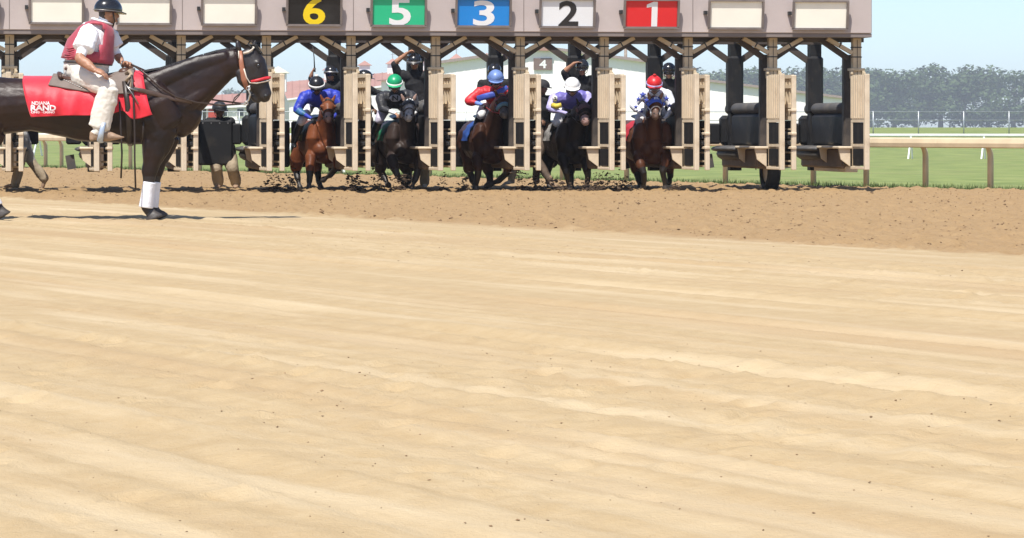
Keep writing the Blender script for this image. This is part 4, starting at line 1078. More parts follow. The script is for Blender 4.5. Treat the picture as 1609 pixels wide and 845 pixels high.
JT, JQ, JB = jockey('jockey in red silks with blue sash and pale blue cap', 779, 121, ((755, 145), (803, 146)), ((736, 159), (812, 165)), ((757, 164), (800, 172)),
    RED, RED, RED, SILK('cuff_blue', (0.16, 0.27, 0.68)), mat('cap_blue', (0.15, 0.24, 0.52), .4, .2, 10), mat('cap_trim', (0.07, 0.12, 0.3), .5), skin=1)
mb = MB(); mb.tube([W(750, 155, 46.97), W(765, 151, 46.91), W(781, 147, 46.89), W(797, 137, 46.97)], [(.05, .02), (.055, .02), (.055, .02), (.04, .02)], 10, True, (0, 0, 1)); mb.build('sash', BLU, JT, True, True)
# --- horse 2
h2 = race_horse('near-black horse in a dark brown hood leaving stall two', 902, (917, 163, 920, 197),
    [(L((885, 249, .2), (888, 262, .34), (890, 271, .36), (893, 281, .28), (894, 290, .26)), 1),
     (L((921, 250, .12), (922, 265, .24), (924, 276, .22), (923, 285, .16), (922, 291, .16)), 1),
     (L((860, 250, -1.2), (858, 264, -1.35), (860, 271, -1.3), (862, 283, -1.2), (863, 290, -1.15)), 0),
     (L((893, 256, -1.0), (895, 268, -1.05), (896, 274, -1.0), (897, 284, -.9), (898, 291, -.85)), 0)], BLKBAY, BLKBAY, HLEG, nose_pink=PINKN, hood=mat('hood_brown', (0.085, 0.04, 0.045), .75, .15, 9, .4, 25), cloth_m=mat('cloth_white', (0.36, 0.34, 0.31), .7, .3, 7, c2=(0.02, 0.02, 0.02)), wide=1.03)
LAV = SILK('lavender', (0.46, 0.43, 0.72), (0.36, 0.33, 0.62)); PUR = SILK('purple', (0.15, 0.13, 0.42)); YEL = SILK('yellow', (0.65, 0.52, 0.06))
JT, JQ, JB = jockey('jockey in lavender and purple silks with white cap', 899, 133, ((872, 154), (921, 151)), ((864, 170), (930, 172)), ((890, 178), (924, 182)),
    PUR, LAV, LAV, LAV, mat('cap_white', (0.85, 0.85, 0.84), .35), mat('cap_white', (0, 0, 0)), skin=0)
mb = MB(); mb.tube([W(868, 165, 47.05), W(874, 167, 46.99), W(882, 165, 46.97)], [.045, .046, .042], 10); mb.build('sleeve_stripe', YEL, JT, True, True)
c0 = W(872, 154.5, 47.07); mb = MB(); mb.ball(c0, .048, .05, .048, nu=14, nv=8); pt = mb.build('arm_patch', NW, JT, True, True)
vs, fs, tw, th = text_shape('2', 1, .04); k_ = .055 / th
mb = MB(); mb.add([(c0.x + x * k_, c0.y - .053, c0.z + y * k_) for x, y, z in vs], fs); mb.build('digit', NB, pt, False, True)
# --- horse 1
h1 = race_horse('dark bay horse in a blue hood leaving stall one', 1024, (1029, 154, 1030, 188),
    [(L((1003, 247, .2), (1007, 261, .34), (1011, 271, .38), (1012, 283, .26), (1011, 290, .22)), 1),
     (L((1048, 244, .2), (1044, 258, .38), (1041, 268, .40), (1044, 282, .34), (1045, 291, .32)), 1),
     (L((998, 250, -1.2), (1000, 266, -1.3), (1001, 272, -1.25), (1004, 283, -1.15), (1005, 290, -1.1)), 0),
     (L((1046, 252, -1.0), (1051, 264, -1.0), (1053, 269, -1.05), (1053, 276, -1.25), (1052, 281, -1.3)), 0)], WARMBAY, WARMBAY, HLEG, nose_pink=mat('brown_muzzle', (0.12, 0.07, 0.05), .5, .2, 10), hood=mat('hood_blue', (0.05, 0.11, 0.50), .6, .15, 9, .3, 25), hood_text=('EL', NW, None), cloth_m=mat('cloth_red', (0.42, 0.02, 0.03), .6, .2, 5), trim=mat('bridle_white', (0.7, 0.68, 0.66), .5), wide=1.10, earm=mat('ear_tan', (0.30, 0.14, 0.07), .6))
WB = SILK('white_blue', (0.78, 0.79, 0.82), (0.66, 0.68, 0.75)); B1 = SILK('star_blue', (0.06, 0.09, 0.42))
JT, JQ, JB = jockey('jockey in white silks with blue stars and red pompom cap', 1028, 130, ((1005, 147), (1047, 148)), ((995, 166), (1058, 170)), ((1011, 181), (1047, 183)),
    WB, WB, WB, WB, mat('cap_red', (0.62, 0.02, 0.025), .4, .1, 9), mat('cap_lilac', (0.4, 0.36, 0.6), .5), pom=mat('pom_red', (0.5, 0.03, 0.03), .9), brim=True, boots=mat('boot_top_red', (0.22, 0.01, 0.012), .4), skin=0, gl=WB, gog=mat('goggle_clear', (0.42, 0.45, 0.46), .12))
def star(c, r, m, parent, n5=5):
    mb = MB(); pts = [Vector((c.x + math.sin(math.pi * i / n5) * (r if i % 2 == 0 else r * .45), c.y - .02, c.z + math.cos(math.pi * i / n5) * (r if i % 2 == 0 else r * .45))) for i in range(2 * n5)]
    cc = Vector((c.x, c.y - .045, c.z)); mb.add(pts + [cc], [((i + 1) % (2 * n5), i, 2 * n5) for i in range(2 * n5)]); mb.build('star', m, parent, False, True)
for px, py, Y, r in ((1010, 149, 47.01, .07), (1003, 156, 47.03, .05), (1047, 155, 47.03, .06), (999, 168, 46.97, .045), (1008, 175, 46.91, .04), (1052, 166, 46.99, .045), (1016, 158, 46.95, .06)): star(W(px, py, Y), r, B1, JT)

# reins from the jockeys' hands to the bits
for (t_, H, P, Q, hs), (a, b), m in ((h6, ((494, 189), (519, 190)), LEATHER), (h5, ((628, 182), (648, 183)), LEATHER), (h3, ((763, 168), (797, 176)), MATS['rein_red']), (h2, ((897, 182), (921, 185)), LEATHER), (h1, ((1016, 184), (1044, 186)), LEATHER)):
    mb = MB()
    for s, (px, py) in ((-1, a), (1, b)):
        p = W(px, py, 46.87); q = H(.84, s * .08, 0); mb.tube([p, p.lerp(q, .5) + V(0, 0, -.03), q], .008, 5)
    mb.build('reins', m, t_, True, True)

# ------------------------------------------------------------ assistant starters in and behind the gate
GRP = 'assistant starters working in the gate'
HB_ = mat('helmet_black', (0.014, 0.014, 0.016), .22, .1, 8, coat=.5)
gog = GOGGLE
def std(hx, hy, shl, shr, **kw):
    J = dict(hd=(hx, hy), nk=(hx, hy + 13, .03), ch=(hx + kw.get('lean', 0), hy + 33, .05), pel=(hx + kw.get('px', 0), hy + 66, .10), shL=(*shl, .03), shR=(*shr, .03),
             elL=(shl[0] - 5, shl[1] + 26, 0), wrL=(shl[0] + 8, shl[1] + 44, -.15), elR=(shr[0] + 4, shr[1] + 27, 0), wrR=(shr[0] - 4, shr[1] + 46, -.15),
             knL=(hx - 10 + kw.get('px', 0), hy + 100, -.05), anL=(hx - 11 + kw.get('px', 0), hy + 134, .08), knR=(hx + 10 + kw.get('px', 0), hy + 100, -.05), anR=(hx + 11 + kw.get('px', 0), hy + 134, .08))
    J.update(kw.get('J', {})); return J
t, q, b = person('starter in black shirt and helmet raising a whip behind the blue jockey', 47.75, std(520, 115, (500, 134), (541, 133), J=dict(elL=(488, 123, -.05), wrL=(491, 113, -.1), haL=(494, 106, -.1), knL=(522, 195), anL=(526, 221), knR=(545, 195), anR=(541, 221), pel=(532, 172, .1))), BLACKSHIRT, GREYPANT, BOOTBLK, SKINS[1], fore=SKINS[1], helmet=dict(shell=HB_, band=STEEL, goggles=gog, brim=False), group=GRP, loose=1.35, curl=1.7)
wh = thing('whip', 'thin black whip held upright by the starter beside horse six', 'whip', W(494, 107, 47.62)); mb = MB(); mb.tube([W(494.5, 112, 47.62), W(493.5, 90, 47.62), W(491.5, 72, 47.62)], [.012, .009, .005], 6); mb.build('shaft', BLKST, wh, True, True)
mb = MB(); mb.tube([W(494.6, 113, 47.62), W(494.3, 107, 47.62)], .016, 8); mb.build('grip', LEATHER, wh, True, True)
person('starter in black polo with one arm raised over horse five', 47.85, std(651, 97, (626, 116), (673, 119), px=10, J=dict(elL=(619, 100, -.05), wrL=(640, 83, -.08), haL=(652, 76, -.1), knL=(663, 186), anL=(668, 216), knR=(680, 186), anR=(686, 216), pel=(662, 160, .1))), BLACKSHIRT, GREYPANT, BOOTBLK, SKINS[1], sleeve=BLACKSHIRT, fore=SKINS[1], helmet=dict(shell=HB_, band=STEEL), group=GRP, loose=1.35, fat=1.15, k=1.0, fwd=(-.1, -1, -.3))
person('starter in profile at the left side of stall five reaching across', 48.1, std(573, 122, (571, 140), (580, 141), px=2, J=dict(elL=(590, 145, -.1), wrL=(606, 146, -.15), elR=(575, 160, .1), wrR=(586, 170, .0), shL=(579, 140, -.14), shR=(572, 140, .18))), BLACKSHIRT, mat('brown_trousers', (0.10, 0.07, 0.05), .8, .2, 6, .4, 12), BOOTBLK, SKINS[2], fore=BLACKSHIRT, helmet=dict(shell=HB_, goggles=gog), group=GRP, loose=1.35, fwd=(1, -.1, -.15))
person('starter in black mostly hidden behind the red-clad jockey', 47.9, std(777, 112, (757, 130), (799, 129), px=12, J=dict(knR=(817, 232, -.1), anR=(803, 282, -.25), pel=(796, 172, .1), knL=(795, 205), anL=(797, 225))), BLACKSHIRT, KHAKI, SHOE, SKINS[2], fore=BLACKSHIRT, glove=BLACKSHIRT, helmet=dict(shell=HB_, goggles=gog), group=GRP, loose=1.35, fwd=(-.3, -1, -.45), feet=((0, -1, 0), (-.75, -.5, -.15)))
person('starter in dark clothes and cap at the left side of stall two', 48.0, std(852, 137, (846, 153), (865, 155), J=dict(elL=(846, 175, .1), wrL=(852, 188, .0), elR=(872, 168, -.1), wrR=(882, 176, -.2), knR=(843, 250, -.05), anR=(864, 283, -.2), knL=(846, 246, 0), anL=(842, 282, .1), pel=(852, 200, .15))), BLACKSHIRT, mat('brown_trousers', (0, 0, 0)), BOOTTAN, SKINS[2], fore=BLACKSHIRT, helmet=dict(shell=mat('cap_dark', (0.02, 0.02, 0.022), .8)), group=GRP, loose=1.35, fwd=(.8, -.5, -.1), feet=((0, -1, 0), (.6, -.6, -.3)))
person('starter in black shirt with a hand on top of his helmet in stall two', 47.85, std(915, 106, (893, 124), (934, 123), px=8, J=dict(elL=(886, 113, -.05), wrL=(902, 99, -.1), haL=(914, 96, -.12), knL=(928, 188), anL=(930, 218), knR=(944, 188), anR=(946, 218), pel=(928, 170, .1))), BLACKSHIRT, GREYPANT, BOOTBLK, SKINS[1], fore=SKINS[1], helmet=dict(shell=HB_), group=GRP, loose=1.35, curl=.4, fwd=(-.15, -1, -.35))
person('starter in black shirt, goggles and khaki trousers behind jockey one', 47.9, std(1051, 111, (1036, 130), (1068, 129), px=10, J=dict(pel=(1060, 158, .1), knL=(1062, 184, -.25), knR=(1074, 182, -.2), anL=(1064, 222), anR=(1078, 222), elR=(1072, 152, .05), wrR=(1068, 176, -.2))), BLACKSHIRT, KHAKI, BOOTBLK, SKINS[0], fore=SKINS[1], helmet=dict(shell=HB_, goggles=gog), group=GRP, loose=1.35, fwd=(-.1, -1, -.2))
person('crouching helper in khaki trousers behind the forelegs of horse five', 49.0, std(650, 190, (632, 205), (672, 205), J=dict(pel=(662, 240, .35), ch=(654, 218, .1), knL=(641, 264, -.1), anL=(640, 285, .1), knR=(668, 264, -.1), anR=(667, 288, .05), elL=(628, 222, -.2), wrL=(636, 232, -.3), elR=(672, 225, -.2), wrR=(660, 232, -.3))), BLACKSHIRT, KHAKI, SHOE, SKINS[1], group=GRP, loose=1.35, flare=1.35, fwd=(0, -1, -.5))
person('man in black shirt and cap behind the half-open black door', 48.02, std(345, 173, (329, 190), (362, 190), J=dict(pel=(347, 232, .2), ch=(346, 205, .08), knL=(340, 264, -.05), anL=(343, 288, .1), knR=(365, 264, -.05), anR=(371, 288, .1), elL=(322, 212, .15), wrL=(330, 225, 0.1), elR=(367, 212, .15), wrR=(362, 226, .1))), BLACKSHIRT, KHAKI, BOOTTAN, SKINS[2], k=1.05, helmet=dict(shell=mat('cap_black2', (0.018, 0.018, 0.02), .5)), group=GRP, loose=1.55, flare=1.2, fwd=(.45, -1, -.1))
person('walking man in grey trousers and boots, upper body hidden by the dark horse', 47.1, dict(hd=(20, 128), nk=(23, 142), ch=(27, 168), pel=(33, 210), shL=(22, 150, -.2), shR=(28, 150, .2), elL=(14, 180, -.2), wrL=(24, 200, -.25), elR=(40, 182, .2), wrR=(36, 203, .2), hipL=(32, 212, -.09), hipR=(34, 212, .09), knL=(34, 250, -.12), anL=(24, 288, -.12), knR=(48, 252, .12), anR=(70, 281, .12)), BLACKSHIRT, GREYPANT, BOOTTAN, SKINS[1], helmet=dict(shell=HB_), group=GRP, loose=1.35, fwd=(-1, -.1, -.1), feet=((-1, -.1, 0), (-.35, 0, -1)), flare=1.3, lower=KHAKI)

# ------------------------------------------------------------ lead pony and outrider in the foreground
PY = gy(345.0); PM = PY / F
def PP(px, py, d=0.0):
    p = W(px, py, PY); return Vector((p.x, PY + d, p.z))
PONY = mat('coat_seal_brown', (0.023, 0.0100, 0.0064), .43, .3, 2.6, .10, 60, c2=(0.0095, 0.0052, 0.0042), spec=.33)
PFACE = mat('coat_black_face', (0.017, 0.012, 0.011), .45, .2, 5, .06, 50, spec=.5)
pony = thing('lead_pony', 'tall dark brown saddle horse standing side-on in the foreground', 'horse', PP(120, 345))
o = Org(); DY = (0, 1, 0)
ST = [(-74, 172, 20, .12), (-60, 166, 38, .22), (-30, 165, 45, .29), (10, 166, 45, .31), (50, 164, 42, .315), (90, 168, 46, .33), (130, 173, 49, .34), (170, 173, 51, .335), (210, 170, 57, .31), (245, 171, 55, .27), (280, 178, 44, .22), (298, 188, 27, .15)]
o.loft([PP(a, b) for a, b, c, d in ST], [d for a, b, c, d in ST], [c * PM for a, b, c, d in ST], DY, 0, 20)
o.loft([PP(258, 160), PP(299, 136), PP(331, 116), PP(355, 102), PP(372, 97)], [.20, .155, .12, .10, .085], [49 * PM, 41 * PM, 31 * PM, 24 * PM, 21 * PM], DY, 0, 18)
o.loft([PP(388, 85), PP(396, 102), PP(402, 121), PP(407, 134)], [.078, .100, .094, .078], [17 * PM, 23 * PM, 20 * PM, 17 * PM], DY, 1, 16)
o.loft([PP(405, 130), PP(411, 142), PP(416, 151), PP(417, 155)], [.080, .068, .070, .058], [17.5 * PM, 15 * PM, 13 * PM, 9 * PM], DY, 1, 14)
o.loft([PP(396, 150), PP(402, 157), PP(406, 160)], [.05, .045, .035], [6 * PM, 6 * PM, 4 * PM], DY, 1, 10)
for s in (-1, 1):
    o.loft([PP(384, 112, s * .05), PP(386, 126, s * .055), PP(392, 138, s * .05)], [.045, .045, .03], [15 * PM, 13 * PM, 8 * PM], DY, 1, 12)   # cheek
    o.ball(PP(405, 99, s * .085), (.035, .02, .022), 1)
    o.loft([PP(418, 147, s * .04), PP(421, 150, s * .05), PP(417, 153, s * .045)], .02, None, DY, 1, 8)
o.loft([PP(377, 82, -.06), PP(375, 74, -.075), PP(373.5, 66, -.07), PP(373.5, 63, -.066)], [.022, .026, .015, .004], [.026, .036, .02, .006], DY, 1, 8)
o.loft([PP(397, 78, .06), PP(399, 71, .075), PP(400.5, 64.5, .07), PP(401, 62, .066)], [.022, .026, .015, .004], [.026, .036, .022, .006], DY, 1, 8)
# shoulder and haunch muscle
for s in (-1, 1):
    o.loft([PP(238, 132, s * .155), PP(275, 116, s * .118), PP(315, 100, s * .082), PP(356, 90, s * .060)], [.07, .06, .05, .04], [.13, .11, .10, .07], DY, 0)
    o.loft([PP(268, 176, s * .150), PP(300, 158, s * .108), PP(328, 136, s * .074), PP(350, 116, s * .060)], [.07, .06, .05, .04], [.12, .10, .08, .06], DY, 0)
    o.loft([PP(246, 130, s * .21), PP(256, 157, s * .232), PP(271, 186, s * .215)], [.035, .05, .05], [.045, .06, .075], DY, 0)
    o.loft([PP(226, 170, s * .225), PP(238, 188, s * .232), PP(248, 206, s * .21)], [.06, .07, .06], [.09, .12, .10], DY, 0)
    o.loft([PP(252, 222, s * .205), PP(249, 242, s * .20), PP(242, 262, s * .185)], [.05, .045, .03], [.10, .08, .05], DY, 0)
    o.loft([PP(236, 222, s * .20), PP(234, 244, s * .19), PP(234, 262, s * .18)], [.04, .035, .025], [.07, .055, .04], DY, 0)
    o.loft([PP(232, 130, s * .17), PP(250, 165, s * .22), PP(268, 195, s * .20)], [.07, .10, .08], [.13, .2, .16], DY, 0)
    o.loft([PP(262, 196, s * .16), PP(245, 215, s * .17)], [.10, .10], [.17, .18], DY, 0)
    o.loft([PP(-28, 150, s * .18), PP(-30, 185, s * .21), PP(-14, 212, s * .2)], [.13, .13, .10], [.30, .30, .20], DY, 0)
o.ball(PP(286, 194), (.12, .15, .16), 0)
def foreleg(dx, d):
    P_ = lambda a, b: PP(a + dx, b, d)
    o.loft([P_(250, 214), P_(246, 232), P_(240, 256), P_(236, 272)], [.105, .085, .068, .062], [27 * PM, 23 * PM, 14.5 * PM, 13 * PM], DY, 0)
    o.loft([P_(236, 270), P_(235.5, 284), P_(234, 304), P_(232, 318), P_(232, 325)], [.060, .052, .040, .045, .048], [12.5 * PM, 10 * PM, 8 * PM, 9 * PM, 10 * PM], DY, 1)
    o.loft([P_(232, 324), P_(238, 333), P_(241, 337)], [.045, .040, .045], [9.5 * PM, 8.5 * PM, 9.5 * PM], DY, 1)
    o.loft([P_(240, 335.5), P_(242.5, 340), P_(244, 343.5)], [.05, .06, .066], [10 * PM, 13.5 * PM, 16 * PM], DY, 2, cap=.2)
foreleg(0, -.15); foreleg(5, .15)
def hindleg(dx, d):
    P_ = lambda a, b: PP(a + dx, b, d)
    o.loft([P_(-14, 208), P_(-20, 235), P_(-26, 258), P_(-26, 270)], [.10, .075, .06, .058], [27 * PM, 19 * PM, 14 * PM, 12 * PM], DY, 0)
    o.loft([P_(-26, 268), P_(-20, 285), P_(-10, 308), P_(-4, 320)], [.056, .045, .042, .047], [12 * PM, 9 * PM, 8.5 * PM, 10 * PM], DY, 1)
    o.loft([P_(-4, 319), P_(2, 328), P_(5, 332)], [.046, .042, .046], [9.5 * PM, 8.5 * PM, 10 * PM], DY, 1)
    o.loft([P_(4, 331), P_(6, 335.5), P_(8, 339)], [.05, .06, .066], [10 * PM, 13.5 * PM, 16 * PM], DY, 2, cap=.2)
hindleg(0, -.16); hindleg(-46, .16)
o.bake('body', [PONY, PFACE, HOOF], pony, .0125, 4, .5, .014, 4.0)
WRAP = mat('white_leg_wrap', (0.82, 0.82, 0.86), .8, .05, 10, .3, 30)
def wrap(pts, rad):
    mb = MB(); P = [Vector(p) for p in pts]; N_ = 13; Q_ = []; Rr = []
    for i in range(N_ + 1):
        s = i / N_ * (len(P) - 1); k = min(int(s), len(P) - 2); f = s - k
        for e in (0, .55 / N_ * (len(P) - 1)):
            Q_.append(P[k].lerp(P[k + 1], min(1, f + e))); r = rad[k] + (rad[k + 1] - rad[k]) * min(1, f + e); Rr.append((r + (.004 if e else 0), r * .95 + (.004 if e else 0)))
    mb.tube(Q_, Rr, 18, True, DY); mb.build('leg_wrap', WRAP, pony, True, True)
for dx, d in ((0, -.15), (5, .15)): wrap([PP(236.5 + dx, 285.5, d), PP(234 + dx, 304, d), PP(231 + dx, 325.5, d)], [10.2 * PM, 10.6 * PM, 11.6 * PM])
for dx, d in ((0, -.16), (-46, .16)): wrap([PP(-20 + dx, 284, d), PP(-10 + dx, 307, d), PP(-3 + dx, 323, d)], [10 * PM, 10.4 * PM, 11 * PM])
for s in (-1, 1):
    mb = MB(); mb.ball(PP(406.5, 103, s * .098), .021, .014, .019, nu=12, nv=8); mb.build('eye', GOGGLE, pony, True, True)
    mb = MB(); mb.ball(PP(418, 150.5, s * .060), .022, .012, .018, nu=10, nv=6); mb.build('nostril', BLKST, pony, True, True)
mb = MB()
for i in range(260):
    a = rng.uniform(0, 1); top = [(222, 111), (252, 106), (300, 90.5), (340, 79), (374, 73)]
    k = a * 4; j = min(3, int(k)); f = k - j; x = top[j][0] * (1 - f) + top[j + 1][0] * f; y = top[j][1] * (1 - f) + top[j + 1][1] * f
    L_ = rng.uniform(8, 20)
    mb.tube([PP(x, y + 3, 0), PP(x - 1, y + .4, .03), PP(x - 2 + rng.normal(0, 2), y + L_ * .5, .11 - a * .02), PP(x - 3 + rng.normal(0, 3), y + L_, .15 - a * .03)], [.008, .010, .008, .002], 4)
for i in range(40):
    x = rng.uniform(384, 398); mb.tube([PP(x, 71, rng.normal(0, .02)), PP(x + 6, 70, rng.normal(0, .03)), PP(409 + rng.normal(0, 3), 84 + rng.uniform(0, 8), rng.normal(0, .03))], [.008, .008, .002], 4)
mb.build('mane', MANE, pony, True, True)
mb = MB()
for i in range(90):
    a = rng.normal(0, 4); mb.tube([PP(-70, 145, rng.normal(0, .02)), PP(-86 + a * .5, 165, rng.normal(0, .03)), PP(-88 + a, 230, rng.normal(0, .05)), PP(-84 + a * 1.5, 300 + rng.normal(0, 8), rng.normal(0, .05))], [.01, .012, .01, .002], 4)
mb.build('tail', MANE, pony, True, True)

# interpolated barrel for the cloth and saddle
def barrel(x):
    for (a, b, c, d), (a2, b2, c2, d2) in zip(ST, ST[1:]):
        if a <= x <= a2:
            f = (x - a) / (a2 - a); return b + (b2 - b) * f, c + (c2 - c) * f, d + (d2 - d) * f
    return ST[-1][1:]
def on_barrel(x, y, off, side=-1):
    yc, rv, wv = barrel(x); k = (y - yc) / rv
    if k <= -.985: k = -.985
    w_ = wv * math.sqrt(max(0, 1 - k * k)) if k < 0 else wv * (1 - .06 * k)
    return w_ + off + .045 * max(0.0, min(1.0, (x - 196) / 28))
def drape(x0t, x1t, x0b, x1b, ytop_off, ybf, off, mname, m, nx=44, ny=22, fold=.020, th=.008, far=True):
    """cloth sheet hung over the back: near side grid, ridge, far side grid, with thickness"""
    vs = []; rows = []
    for j in range(-ny if far else 0, ny + 1):
        t = abs(j) / ny; sd = -1 if j >= 0 else 1; row = []
        for i in range(nx + 1):
            s = i / nx; x = (x0t + (x1t - x0t) * s) * (1 - t) + (x0b + (x1b - x0b) * s) * t
            yc, rv, wv = barrel(x); yt = yc - rv - ytop_off; yb = ybf(s)
            y = yt + (yb - yt) * (1 - (1 - t) ** 1.25)
            dd = on_barrel(x, y, off) if t > 0 else 0.0
            dd += fold * t * (math.sin(x * .21 + 2.2 * t + .4 * math.sin(x * .07)) + .6 * math.sin(x * .09 - y * .12)) if t > 0 else 0
            row.append(PP(x, y if t > 0 else yt - off / PM * .3, sd * max(0, dd)))
        rows.append(row)
    m_ = nx + 1; A = sum(rows, []); nr = len(rows)
    fs = [(j * m_ + i, j * m_ + i + 1, (j + 1) * m_ + i + 1, (j + 1) * m_ + i) for j in range(nr - 1) for i in range(nx)]
    mb = MB(); mb.add(A, fs)
    me = mb.build(mname, m, None, True, True)
    return me
RUG = mat('red_saddle_rug', (0.66, 0.012, 0.030), .55, .08, 4, .35, 9, sheen=.25)
def rug_bottom(s):
    pts = [(0, 184), (.3, 181.5), (.5, 181.5), (.68, 178), (.76, 173), (.83, 187.5), (.9, 186), (1, 180)]
    for (a, b), (a2, b2) in zip(pts, pts[1:]):
        if s <= a2: return b + (b2 - b) * (s - a) / (a2 - a)
    return 180
rug = drape(37, 226, 55, 243.5, 1.6, rug_bottom, .022, 'saddle_rug', RUG)
me = rug.data; off = PP(130, 120)
for v in me.vertices: v.co = v.co - off
rug.location = off
tag(rug, 'bright red lettered saddle rug hanging over the dark horse', 'saddle rug')
md = rug.modifiers.new('thick', 'SOLIDIFY'); md.thickness = .007; md.offset = 0
RT = mat('rug_print', (0.85, 0.84, 0.84), .7, .04)
for txt, x0, x1, yc_, h in (('NDIANA', 56, 84.5, 162.3, 5.6), ('RAND', 54.5, 94, 169.6, 8.6), ('CING · CASINO', 55, 92, 176.4, 3.4)):
    vs, fs, tw, th = text_shape(txt, 1, .035 if txt == 'RAND' else .02)
    # fine split so that the print follows the folds
    mb = MB()
    for f in fs:
        pts = []
        for i in f:
            x, y, z = vs[i]; px = (x0 + x1) / 2 + x / tw * (x1 - x0); py = yc_ - y / th * h
            t = (1 - max(0, 1 - (py - 122) / 61)) ** .8
            d_ = on_barrel(px, py, .022) + .020 * t * (math.sin(px * .21 + 2.2 * t + .4 * math.sin(px * .07)) + .6 * math.sin(px * .09 - py * .12))
            pts.append(PP(px, py, -d_ - .016))
        mb.add(pts, [tuple(range(len(pts)))])
    mb.build('lettering', RT, rug, False, True)

# western saddle
SADDLE = mat('saddle_leather', (0.085, 0.040, 0.024), .42, .2, 8, .15, 30); SPAD = mat('saddle_felt', (0.17, 0.135, 0.115), .85, .15, 8, .3, 25); TACKD = mat('dark_tack', (0.03, 0.02, 0.016), .45, .15, 10)
sad = thing('saddle', 'brown western saddle with horn on the red rug', 'saddle', PP(150, 125))
pad_ = drape(84, 212, 80, 214, 4.0, lambda s: 134 + 14 * math.sin(min(1, s * 1.2) * 1.5), .045, 'saddle_pad', SPAD, 30, 12, .004)
pad_.parent = sad
for v in pad_.data.vertices: v.co = v.co - sad.location
md = pad_.modifiers.new('thick', 'SOLIDIFY'); md.thickness = .014; md.offset = 0
mb = MB(); arc = [PP(96 - 6 * math.cos(a) + 4, 124 - 9 * math.cos(a) , .20 * math.sin(a)) for a in [(-1.5 + 3.0 * i / 14) for i in range(15)]]
mb.tube(arc, [(.02, .03)] * 15, 8, True); mb.tube([PP(100, 123), PP(125, 127), PP(160, 126), PP(186, 121)], [(.18, .035), (.19, .04), (.18, .04), (.12, .05)], 14, True, DY); mb.build('seat', SADDLE, sad, True, True)
mb = MB(); mb.tube([PP(186, 123), PP(191, 118), PP(195, 113)], [.055, .045, .05], 12); mb.ball(PP(196, 113.5), .075, .07, .055, nu=16, nv=10); mb.build('horn', SADDLE, sad, True, True)
mb = MB()
for i in range(9): p = PP(104 + i * 3.6, 126 + i * 1.6, -on_barrel(104 + i * 3.6, 126 + i * 1.6, .062)); mb.ball(p, .010, .006, .010, nu=8, nv=5)
mb.build('conchos', STEEL, sad, True, True)
for sd in (-1, 1):
    mb = MB(); mb.tube([PP(172, 128, sd * .36), PP(170, 160, sd * .40), PP(167, 195, sd * .43)], [(.02, .06), (.015, .06), (.015, .03)], 8, True, DY); mb.build('fender', TACKD, sad, True, True)
    mb = MB(); mb.tube([PP(171, 190, sd * .50), PP(169, 199, sd * .545), PP(166.5, 210, sd * .55), PP(164.5, 221, sd * .54), PP(164.5, 222.5, sd * .44), PP(164.5, 221, sd * .34), PP(167, 208, sd * .335)], [(.012, .026), (.012, .028), (.012, .032), (.014, .034), (.014, .034), (.012, .032), (.012, .026)], 8, True, (0, 1, .01))
    mb.build('stirrup', mat('stirrup_blue', (0.46, 0.53, 0.62), .35, .08, 8, metal=.4), sad, True, True)
mb = MB()
for sd in (-1, 1): mb.tube([PP(200, 128, sd * .33), PP(205, 165, sd * .36), PP(207, 200, sd * .33), PP(205, 224, sd * .15), PP(205, 228, 0)], [(.012, .035)] * 5, 6, True, DY)
mb.build('girth', TACKD, sad, True, True)
mb = MB(); mb.tube([PP(203, 128, -.36), PP(210, 118, -.30), PP(206, 112, -.2), PP(200, 116, -.16)], .022, 8); mb.tube([PP(208, 140, -.36), PP(212, 128, -.33), PP(207, 120, -.27)], .018, 8)
mb.build('rope_coil', mat('rope_tan', (0.33, 0.25, 0.17), .8, .2, 30), sad, True, True)
# hanging straps
mb = MB(); mb.tube([PP(211, 118, -.36), PP(214, 150, -.375), PP(216, 200, -.37), PP(216, 250, -.36), PP(217.5, 296, -.36)], [(.004, .012)] * 5, 6, True, DY); mb.tube([PP(193, 160, -.40), PP(194.5, 200, -.39), PP(196.5, 240, -.38), PP(195, 279, -.38)], [(.004, .012)] * 4, 6, True, DY)
mb.tube([PP(229, 188, -.28), PP(228, 205, -.29), PP(227, 222, -.28)], [(.004, .010)] * 3, 6, True, DY); mb.build('hanging_strap', TACKD, sad, True, True)

# bridle, breast strap and reins
br = thing('bridle', 'brown bridle with pale trim, red noseband and long reins on the dark horse', 'bridle', PP(395, 120))
CHK = mat('cheek_leather', (0.30, 0.115, 0.06), .5, .15, 12); TRIMW = mat('pale_trim', (0.62, 0.54, 0.45), .6); NOSER = mat('noseband_red', (0.55, 0.02, 0.03), .5)
hw_ = lambda px, py: .112
mb = MB(); mb.tube([PP(378, 80, -.08), PP(380, 100, -.108), PP(384, 125, -.110), PP(389, 140, -.098)], [(.005, .022), (.006, .028), (.006, .034), (.006, .026)], 8, True, DY); mb.build('cheek_strap', CHK, br, True, True)
mb = MB(); mb.tube([PP(375.5, 80, -.082), PP(376, 92, -.105)], .007, 6); mb.tube([PP(383, 84, -.095), PP(391, 82, -.10), PP(397, 78, -.085), PP(399, 75, -.06), PP(397, 73, 0), PP(399, 75, .06)], .011, 8); mb.tube([PP(384, 108, -.114), PP(388, 122, -.114), PP(393, 130, -.108), PP(404, 131, -.108), PP(421.5, 127, -.070), PP(424, 126, 0), PP(421, 127, .07)], .008, 6); mb.build('trim', TRIMW, br, True, True)
mb = MB(); mb.tube([PP(395, 128.5, -.106), PP(406, 126, -.106), PP(417, 123, -.085), PP(422, 122, -.05), PP(424.5, 121.5, 0), PP(422, 122, .05), PP(417, 123, .085)], [(.012, .017)] * 7, 8, True, DY); mb.build('noseband', NOSER, br, True, True)
